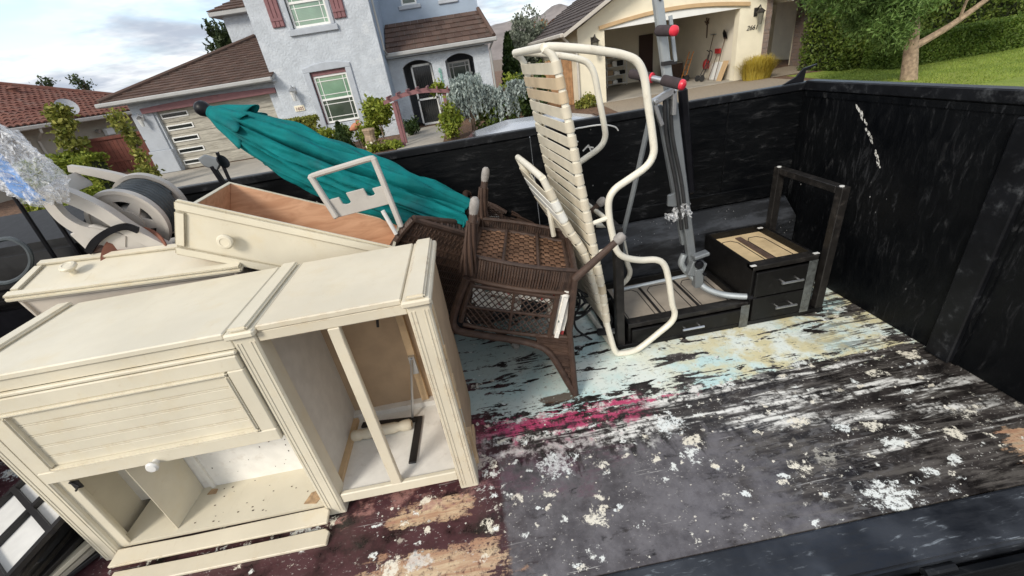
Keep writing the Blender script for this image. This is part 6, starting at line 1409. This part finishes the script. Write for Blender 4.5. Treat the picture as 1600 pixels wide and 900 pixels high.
# ------------------------------------------------------------------ hose reel cart
hr = thing('hose_reel_cart', 'taupe plastic hose reel cart with dark hose on its drum', 'hose reel', (-1.6, 2.0, .75)); rl = MT['reel']
def disc(c, ax, R_, name, slots=6):
    ax = Vector(ax).normalized(); u = ax.orthogonal().normalized(); w_ = ax.cross(u); o = Vector(c); m = MB()
    S = 48
    def ring(r0, r1, h0, h1):
        vs = []; fs = []
        for k in range(S):
            a = 2 * math.pi * k / S; e = u * math.cos(a) + w_ * math.sin(a); vs += [o + e * r0 + ax * h0, o + e * r1 + ax * h0, o + e * r1 + ax * h1, o + e * r0 + ax * h1]
        for k in range(S):
            b, c2 = 4 * k, 4 * ((k + 1) % S)
            for q in range(4): q2 = (q + 1) % 4; fs.append((b + q, c2 + q, c2 + q2, b + q2))
        m.add(vs, fs)
    ring(R_ * .90, R_, -.012, .016); ring(R_ * .66, R_ * .91, -.004, .006); ring(.0 + R_ * .06, R_ * .40, -.006, .012)
    for k in range(slots):                                                      # solid webs between the slots
        a0 = 2 * math.pi * k / slots; vs = []; st = 4
        for j in range(st + 1):
            a = a0 + .34 * (2 * math.pi / slots) * (j / st - .5)
            for r in (R_ * .39, R_ * .67):
                a2 = a if r > R_ * .5 else a0 + .85 * (2 * math.pi / slots) * (j / st - .5)
                e = u * math.cos(a2) + w_ * math.sin(a2); vs += [o + e * r - ax * .004, o + e * r + ax * .006]
        fs = []
        for j in range(st):
            b = 4 * j; fs += [(b, b + 4, b + 6, b + 2), (b + 1, b + 3, b + 7, b + 5), (b, b + 1, b + 5, b + 4), (b + 2, b + 6, b + 7, b + 3)]
        fs += [(0, 2, 3, 1), (4 * st, 4 * st + 1, 4 * st + 3, 4 * st + 2)]
        m.add(vs, fs)
    return m.build(name, rl, hr, smooth=True)
rax = V(.02, -1, -.14).normalized(); c1 = V(-1.596, 2.08, 1.130); c2_ = c1 - rax * .20
disc(c1, rax, .160, 'reel_disc'); disc(c2_, rax, .160, 'reel_disc')
MB().lathe([(.07, 0), (.07, .20)], c2_, rax, 20).build('drum', rl, hr, smooth=True)
hs = MB(); u_ = rax.orthogonal().normalized(); w__ = rax.cross(u_); pth = []
for k in range(16 * 15):
    a = 2 * math.pi * k / 16; lay = k / (16 * 15); pos = abs(((lay * 2.0) % 2) - 1); r_ = .085 + .028 * int(lay * 2.0 + .01)
    pth.append(c2_ + rax * (.02 + .16 * pos) + (u_ * math.cos(a) + w__ * math.sin(a)) * (r_ + .02))
hs.tube(pth, .0105, 7); hs.build('hose', MT['hose'], hr, smooth=True)
def plate(poly, o, ux_, uy_, d, name, hole=None, bev=.006):
    return MB().prism(poly, o, ux_, uy_, d).build(name, rl, hr, bevel=bev, seg=2)
# near side arm: a curved beam with a slot, running up to the left
yA = 2.0
def beam(pts, w0, y0, y1, name):
    sp3 = spline([V(x, 0, z) for x, z in pts], 6); top = []; bot = []
    for i, p in enumerate(sp3):
        q = sp3[min(i + 1, len(sp3) - 1)] - sp3[max(i - 1, 0)]; q.normalize(); nn = V(-q.z, 0, q.x); f = i / (len(sp3) - 1); w_ = np.interp(f, [0, .5, 1], w0) / 2
        top.append((p.x + nn.x * w_, p.z + nn.z * w_)); bot.append((p.x - nn.x * w_, p.z - nn.z * w_))
    m = MB()
    for i in range(len(top) - 1):
        m.hexa([V(bot[i][0], y0, bot[i][1]), V(bot[i + 1][0], y0, bot[i + 1][1]), V(bot[i + 1][0], y1, bot[i + 1][1]), V(bot[i][0], y1, bot[i][1]), V(top[i][0], y0, top[i][1]), V(top[i + 1][0], y0, top[i + 1][1]), V(top[i + 1][0], y1, top[i + 1][1]), V(top[i][0], y1, top[i][1])])
    bmx = m.build(name, rl, hr, smooth=True); return bmx
beam([(-1.788, 1.322), (-1.708, 1.302), (-1.614, 1.214), (-1.538, 1.104), (-1.419, 0.976)], (.055, .06, .05), yA - .02, yA + .02, 'side_frame')
beam([(-1.788, 1.297), (-1.776, 1.214), (-1.732, 1.152), (-1.658, 1.114), (-1.584, 1.072)], (.04, .05, .06), yA - .017, yA + .017, 'side_frame')
MB().prism([(-1.682, 1.167), (-1.568, 1.100), (-1.509, 1.026), (-1.588, 0.986), (-1.756, 1.020), (-1.793, 1.143)], (0, yA - .012, 0), (1, 0, 0), (0, 0, 1), (0, .024, 0)).build('side_frame', rl, hr, bevel=.006)
beam([(-1.932, 1.377), (-1.828, 1.338), (-1.742, 1.297), (-1.647, 1.242), (-1.598, 1.183)], (.03, .045, .045), 2.35, 2.38, 'side_frame')
MB().hexa([V(*p) for p in ((-1.792, 2.000, 1.288), (-1.872, 2.360, 1.284), (-1.913, 2.360, 1.339), (-1.797, 2.000, 1.328), (-1.792, 2.000, 1.308), (-1.872, 2.360, 1.304), (-1.913, 2.360, 1.359), (-1.797, 2.000, 1.348))]).build('carry_handle', rl, hr, bevel=.010, seg=3, smooth=True)
bs = MB(); bs.box(-1.90, -1.40, 2.03, 2.42, .78, .95); bs.build('base_tray', rl, hr, bevel=.03, seg=2)
MB().tube(spline([(-1.42, 2.38, .95), (-1.40, 2.38, 1.05), (-1.42, 2.39, 1.12)], 5), .014, 9).build('reel_guide', rl, hr, smooth=True)
# pull handle frame resting on the umbrella
hf = thing('cart_handle', 'taupe plastic handle frame with a notched plate leaning on the umbrella', 'handle', (-.53, 1.96, .93))
A_, B_, C_, D_2 = V(-.700, 1.97, 1.205), V(-.415, 1.97, 1.238), V(-.375, 1.95, .925), V(-.645, 1.95, 1.02)
MB().tube(spline([A_, A_ + V(.012, 0, .012), A_.lerp(B_, .5) + V(0, 0, .012), B_ + V(-.012, 0, .010), B_], 4), .013, 8).build('grip', rl, hf, smooth=True)
MB().bar(A_ + V(0, 0, .012), D_2, .024, .028, (0, 1, 0)).build('side_bar', rl, hf, bevel=.005); MB().bar(B_ + V(0, 0, .012), C_, .024, .028, (0, 1, 0)).build('side_bar', rl, hf, bevel=.005)
a, b = A_.lerp(D_2, .55), B_.lerp(C_, .36); e1_ = (b - a); e2_ = V(.02, 0, -.085)
poly = [(0, 0), (.22, 0), (.22, .38), (.26, .45), (.32, .45), (.36, .38), (.36, -.12), (.66, -.12), (.66, .30), (.70, .36), (.75, .36), (.79, .30), (.79, 0), (1, 0), (1, 1), (0, 1)]
MB().prism(poly, a, e1_, e2_, (0, .012, 0)).build('notched_plate', rl, hf, bevel=.002)
MB().tube([(-.435, 1.94, 1.02), (-.405, 1.94, .90)], .010, 8).build('peg', MT['plastic_white'], hf)
# black bracket standing up against the far wall
tb_ = thing('black_bracket', 'small black bracket with two thin arms sticking up by the far wall', 'bracket', (-1.29, 2.42, 1.1))
q = MB(); q.prism([(-.04, .03), (.0, .045), (.055, .015), (.058, -.012), (.03, -.04), (-.025, -.012)], (-1.325, 2.40, 1.290), (1, 0, 0), (0, 0, 1), (0, .02, 0)); q.build('pad', MT['steel_grey'], tb_, bevel=.005)
q = MB(); q.bar((-1.315, 2.41, 1.275), (-1.285, 2.42, 1.06), .022, .026, (0, 1, 0)); q.build('arm', MT['black_plastic'], tb_, bevel=.003); MB().bar((-1.262, 2.41, 1.335), (-1.270, 2.42, 1.06), .012, .014, (0, 1, 0)).build('arm', MT['black_plastic'], tb_)
MB().lathe([(.008, -.006), (.034, -.004), (.034, .004), (.008, .006)], (-1.248, 2.40, 1.288), (.93, -.2, .32), 16).build('disc', MT['black_plastic'], tb_)

# ------------------------------------------------------------------ left end: bin, poles, bag, pot, rack
bn = thing('black_tote', 'glossy black plastic tote at the left edge under the bag', 'tote', (-2.15, 1.85, 0))
bm_ = MB(); bm_.hexa([V(*p) for p in ((-2.55, 2.06, .0), (-1.86, 2.06, .0), (-1.86, 2.46, .0), (-2.55, 2.46, .0), (-2.62, 2.02, .86), (-1.80, 2.02, .86), (-1.80, 2.50, .86), (-2.62, 2.50, .86))]); bm_.build('body', MT['black_plastic'], bn, bevel=.03, seg=2)
B(-2.65, -1.78, 2.00, 2.52, .86, .90).build('rim', MT['desk_black'], bn, bevel=.012, seg=2)
MB().hexa([V(*p) for p in ((-2.60, 2.04, .901), (-1.82, 2.04, .901), (-1.82, 2.48, .901), (-2.60, 2.48, .901), (-2.55, 2.08, 1.10), (-1.86, 2.08, 1.10), (-1.90, 2.44, 1.21), (-2.55, 2.44, 1.21))]).build('lid', MT['desk_black'], bn, bevel=.03, seg=2)
cr_ = thing('black_crate', 'black crate carrying the hose reel cart behind the sideboard', 'crate', (-1.3, 2.1, 0))
B(-1.76, -.98, 2.02, 2.36, .0, .72).build('body', MT['black_plastic'], cr_, bevel=.01); B(-1.78, -.96, 2.0, 2.38, .72, .775).build('rim', MT['black_plastic'], cr_, bevel=.008)
for (a, b, lb) in (((-1.92, 2.02, 1.46), (-1.942, 2.02, .95), 'left of two thin black poles standing below the plastic bag'), ((-1.826, 2.02, 1.315), (-1.835, 2.02, .95), 'right of two thin black poles standing below the plastic bag')):
    t = thing('black_pole', lb, 'pole', b, 'black poles at the left edge'); MB().tube([a, b], .0085, 8).build('shaft', MT['black_plastic'], t, smooth=True); MB().lathe([(.011, 0), (.013, .01), (.009, .03)], a, Vector(a) - Vector(b), 8).build('tip', MT['black_rubber'], t)
bg_ = thing('plastic_bag', 'crumpled clear plastic bag with a blue strip at the left edge', 'bag', (-1.75, 1.92, 1.3))
g = np.random.default_rng(9); ph = g.uniform(0, 6.28, 12)
def bagf(u, v):
    th = 2 * math.pi * u; r = np.interp(v, [0, .15, .45, .8, 1], [.035, .085, .10, .085, .03]) * (1 + .16 * math.sin(5 * th + ph[0] + 4 * v) + .12 * math.sin(9 * th + ph[1] - 9 * v) + .10 * math.sin(14 * th + 17 * v) + .07 * math.sin(23 * th - 11 * v))
    return V(-1.755 - .02 * v + .05 * (1 - v) ** 2 + r * math.cos(th), 1.92 + .7 * r * math.sin(th), 1.30 + .32 * v + .012 * math.sin(7 * th + 6 * v))
bj = np.random.default_rng(44).normal(0, .0055, (60, 30, 3))
MB().grid(lambda u, v: bagf(u, v) + V(*bj[min(59, int(u * 60 + .5)), min(29, int(v * 29 + .5))]), 60, 30, True).build('film', MT['film'], bg_)
def bagi(u, v): p = bagf(u * .16 + .66, .04 + .9 * v); c = V(-1.755 - .02 * v, 1.92, p.z); return c + (p - c) * .80
MB().grid(bagi, 8, 26).build('blue_strip', MT['blue_tape'], bg_, smooth=True, solid=.002)
pt_ = thing('terracotta_saucer', 'round terracotta saucer standing on edge behind the face-up drawer', 'saucer', (-1.57, 1.985, .85))
MB().lathe([(.005, .0), (.10, .0), (.112, .012), (.135, .03), (.138, .024), (.118, -.004), (.10, -.012), (.005, -.012)], (-1.555, 1.965, .995), (.10, -.80, .60), 30).build('dish', MT['terracotta'], pt_, smooth=True)
bt = thing('black_strap', 'black curved strap arching over the terracotta saucer', 'strap', (-1.6, 1.84, 1.0))
sp3 = spline([(X_, 1.965, Z_) for X_, Z_ in [(-1.741, 1.057), (-1.682, 1.101), (-1.604, 1.132), (-1.534, 1.140), (-1.493, 1.114)]], 6); m = MB()
for i in range(len(sp3) - 1): m.bar(sp3[i], sp3[i + 1] + (sp3[i + 1] - sp3[i]) * .05, .028, .012, (0, 1, 0))
m.build('band', MT['black_plastic'], bt)
sh_ = thing('brown_shoe', 'brown shoe-like lump left of the terracotta saucer', 'shoe', (-1.67, 1.80, 1.0))
def shf(u, v):
    th = 2 * math.pi * u; r = np.interp(v, [0, .1, .35, .6, .85, 1], [.005, .028, .034, .026, .022, .01]); return V(-1.83 + .17 * v, 2.0 + r * math.cos(th), 1.005 + .05 * math.sin(v * 2.4) * (v > .5) + r * 1.1 * math.sin(th))
MB().grid(shf, 20, 18, True).build('upper', MT['brown_leather'], sh_, smooth=True); B(-1.83, -1.66, 1.982, 2.018, .962, .974).build('sole', MT['black_rubber'], sh_, bevel=.004)
hb = thing('coiled_cable', 'grey cable looped over the bin at the left edge', 'cable', (-1.9, 1.6, .9))
MB().tube(spline([(-2.12, 1.99, 1.16), (-2.02, 1.98, 1.17), (-1.97, 1.97, 1.12), (-1.99, 1.96, 1.05), (-2.06, 1.95, 1.0), (-2.16, 1.96, .99), (-2.25, 1.98, 1.04)], 6), .010, 7).build('loop', MT['hose'], hb, smooth=True)
# gridded frame, boards and bars stacked left of the sideboard
rk_ = thing('gridded_frame', 'black gridded frame with pale panes standing left of the sideboard', 'window frame', (-1.95, 1.2, .0))
fo_, fx, fz = V(-2.20, 1.30, .22), V(.36, -.26, .0), V(.10, .30, .06); fn = fx.cross(fz).normalized()
def fp(u, v): return fo_ + fx * u + fz * v
MB().hexa([fp(0, 0) - fn * .016, fp(1, 0) - fn * .016, fp(1, 1) - fn * .016, fp(0, 1) - fn * .016, fp(0, 0) - fn * .010, fp(1, 0) - fn * .010, fp(1, 1) - fn * .010, fp(0, 1) - fn * .010]).build('pane', MT['plastic_white'], rk_)
for u in (0, .5, 1): MB().bar(fp(u, -.03), fp(u, 1.03), .022, .020, fn).build('bar', MT['black_iron'], rk_)
for v_ in (0, .5, 1): MB().bar(fp(-.03, v_) + fn * .001, fp(1.03, v_) + fn * .001, .018, .020, fn).build('rail', MT['black_iron'], rk_)
B(-2.25, -1.86, 1.15, 1.60, 0, .185).build('support_block', MT['black_rubber'], rk_, bevel=.01)
G3 = 'bars and slats stacked left of the sideboard'
for (a0, a1, z, mm, nm, lb) in (
        ((-1.870, 1.089), (-1.879, 1.285), 0.170, 'black_iron', 'metal_bar', 'uppermost black bar beside the gridded frame'),
        ((-1.869, 1.109), (-1.863, 1.275), 0.130, 'desk_edge', 'metal_bar', 'second black bar down beside the gridded frame'),
        ((-1.864, 1.124), (-1.835, 1.252), 0.100, 'black_iron', 'metal_bar', 'third black bar down beside the gridded frame'),
        ((-1.840, 1.135), (-1.794, 1.241), 0.070, 'cream', 'wood_slat', 'cream slat between the black bars and the sideboard foot'),
        ((-1.794, 1.138), (-1.755, 1.208), 0.045, 'stucco_tan', 'wood_slat', 'grey-tan slat below the cream slat'),
        ((-1.744, 1.140), (-1.710, 1.182), 0.022, 'black_iron', 'metal_bar', 'lowest black bar by the sideboard foot'),
        ):
    p, q = V(a0[0], a0[1], z), V(a1[0], a1[1], z); d = (q - p).normalized(); p = p - d * .12; q = q + d * .10
    xo = min(0, -1.775 - max(p.x, q.x)); p.x += xo; q.x += xo
    o = MB().bar(p, q, .034, .020); o.bar(p + V(0, 0, -.012), p + d * .03 + V(0, 0, -.012), .034, .01)
    tag(o.build(nm, MT[mm], bevel=.003), lb, 'bar' if nm == 'metal_bar' else 'slat', G3)
# dark tangle of cable behind the wicker chair
cbt = thing('cable_tangle', 'tangle of black cables on the floor behind the wicker chair', 'cables', (.5, 2.05, 0))
g = np.random.default_rng(17)
for k in range(5):
    c = V(.50 + .05 * g.normal(), 2.1 + .05 * g.normal(), .10 + .05 * k); r = .10 + .03 * g.uniform()
    MB().tube(spline([c + V(r * math.cos(a), .6 * r * math.sin(a), .09 * math.sin(a + k) + .02 * g.normal()) for a in np.linspace(0, 6.28, 10)[:-1]], 4, True), .007, 6, True).build('cable', MT['black_rubber'], cbt, smooth=True)
wb = thing('dumbbell_handle', 'short steel grip with black end lying behind the chaise foot', 'grip', (.60, 2.0, .02)); MB().tube([(.56, 2.03, .06), (.63, 1.97, .09)], .022, 12).build('grip', MT['black_rubber'], wb, smooth=True); MB().tube([(.60, 1.995, .078), (.655, 1.95, .10)], .017, 12).build('sleeve', MT['zinc'], wb, smooth=True)
# flakes of debris on the floor
db = MB(); rs = random.Random(31)
for k in range(260):
    x, y = rs.uniform(-.75, 1.95), rs.uniform(.80, 1.9); s = rs.uniform(.002, .007) * (1.6 if rs.random() < .1 else 1); a = rs.uniform(0, 6.28)
    pl = [(s * rs.uniform(.5, 1.2) * math.cos(a + q * 1.25), s * rs.uniform(.4, 1.) * math.sin(a + q * 1.25)) for q in range(5)]
    db.prism(pl, (x, y, .0005), (1, 0, rs.uniform(-.2, .2)), (0, 1, rs.uniform(-.2, .2)), (0, 0, s * .25))
o = stuff(db.build('paint_flakes', plain('paint_flake', (.55, .52, .46), .8, var=.4, scale=60))); o['label'] = 'loose paint flakes scattered on the trailer floor'; o['category'] = 'debris'
# thin white wire hooked over the far wall
wc = thing('white_wire', 'thin white wire curling along the far wall top behind the chaise', 'wire', (.75, 2.56, 1.1))
MB().tube(spline([(0.642, 2.550, 1.056), (0.603, 2.540, 1.092), (0.617, 2.540, 1.129), (0.678, 2.540, 1.134), (0.788, 2.550, 1.129), (0.867, 2.560, 1.105), (0.893, 2.570, 1.078)], 5), .0045, 6).build('wire', MT['plastic_white'], wc, smooth=True)
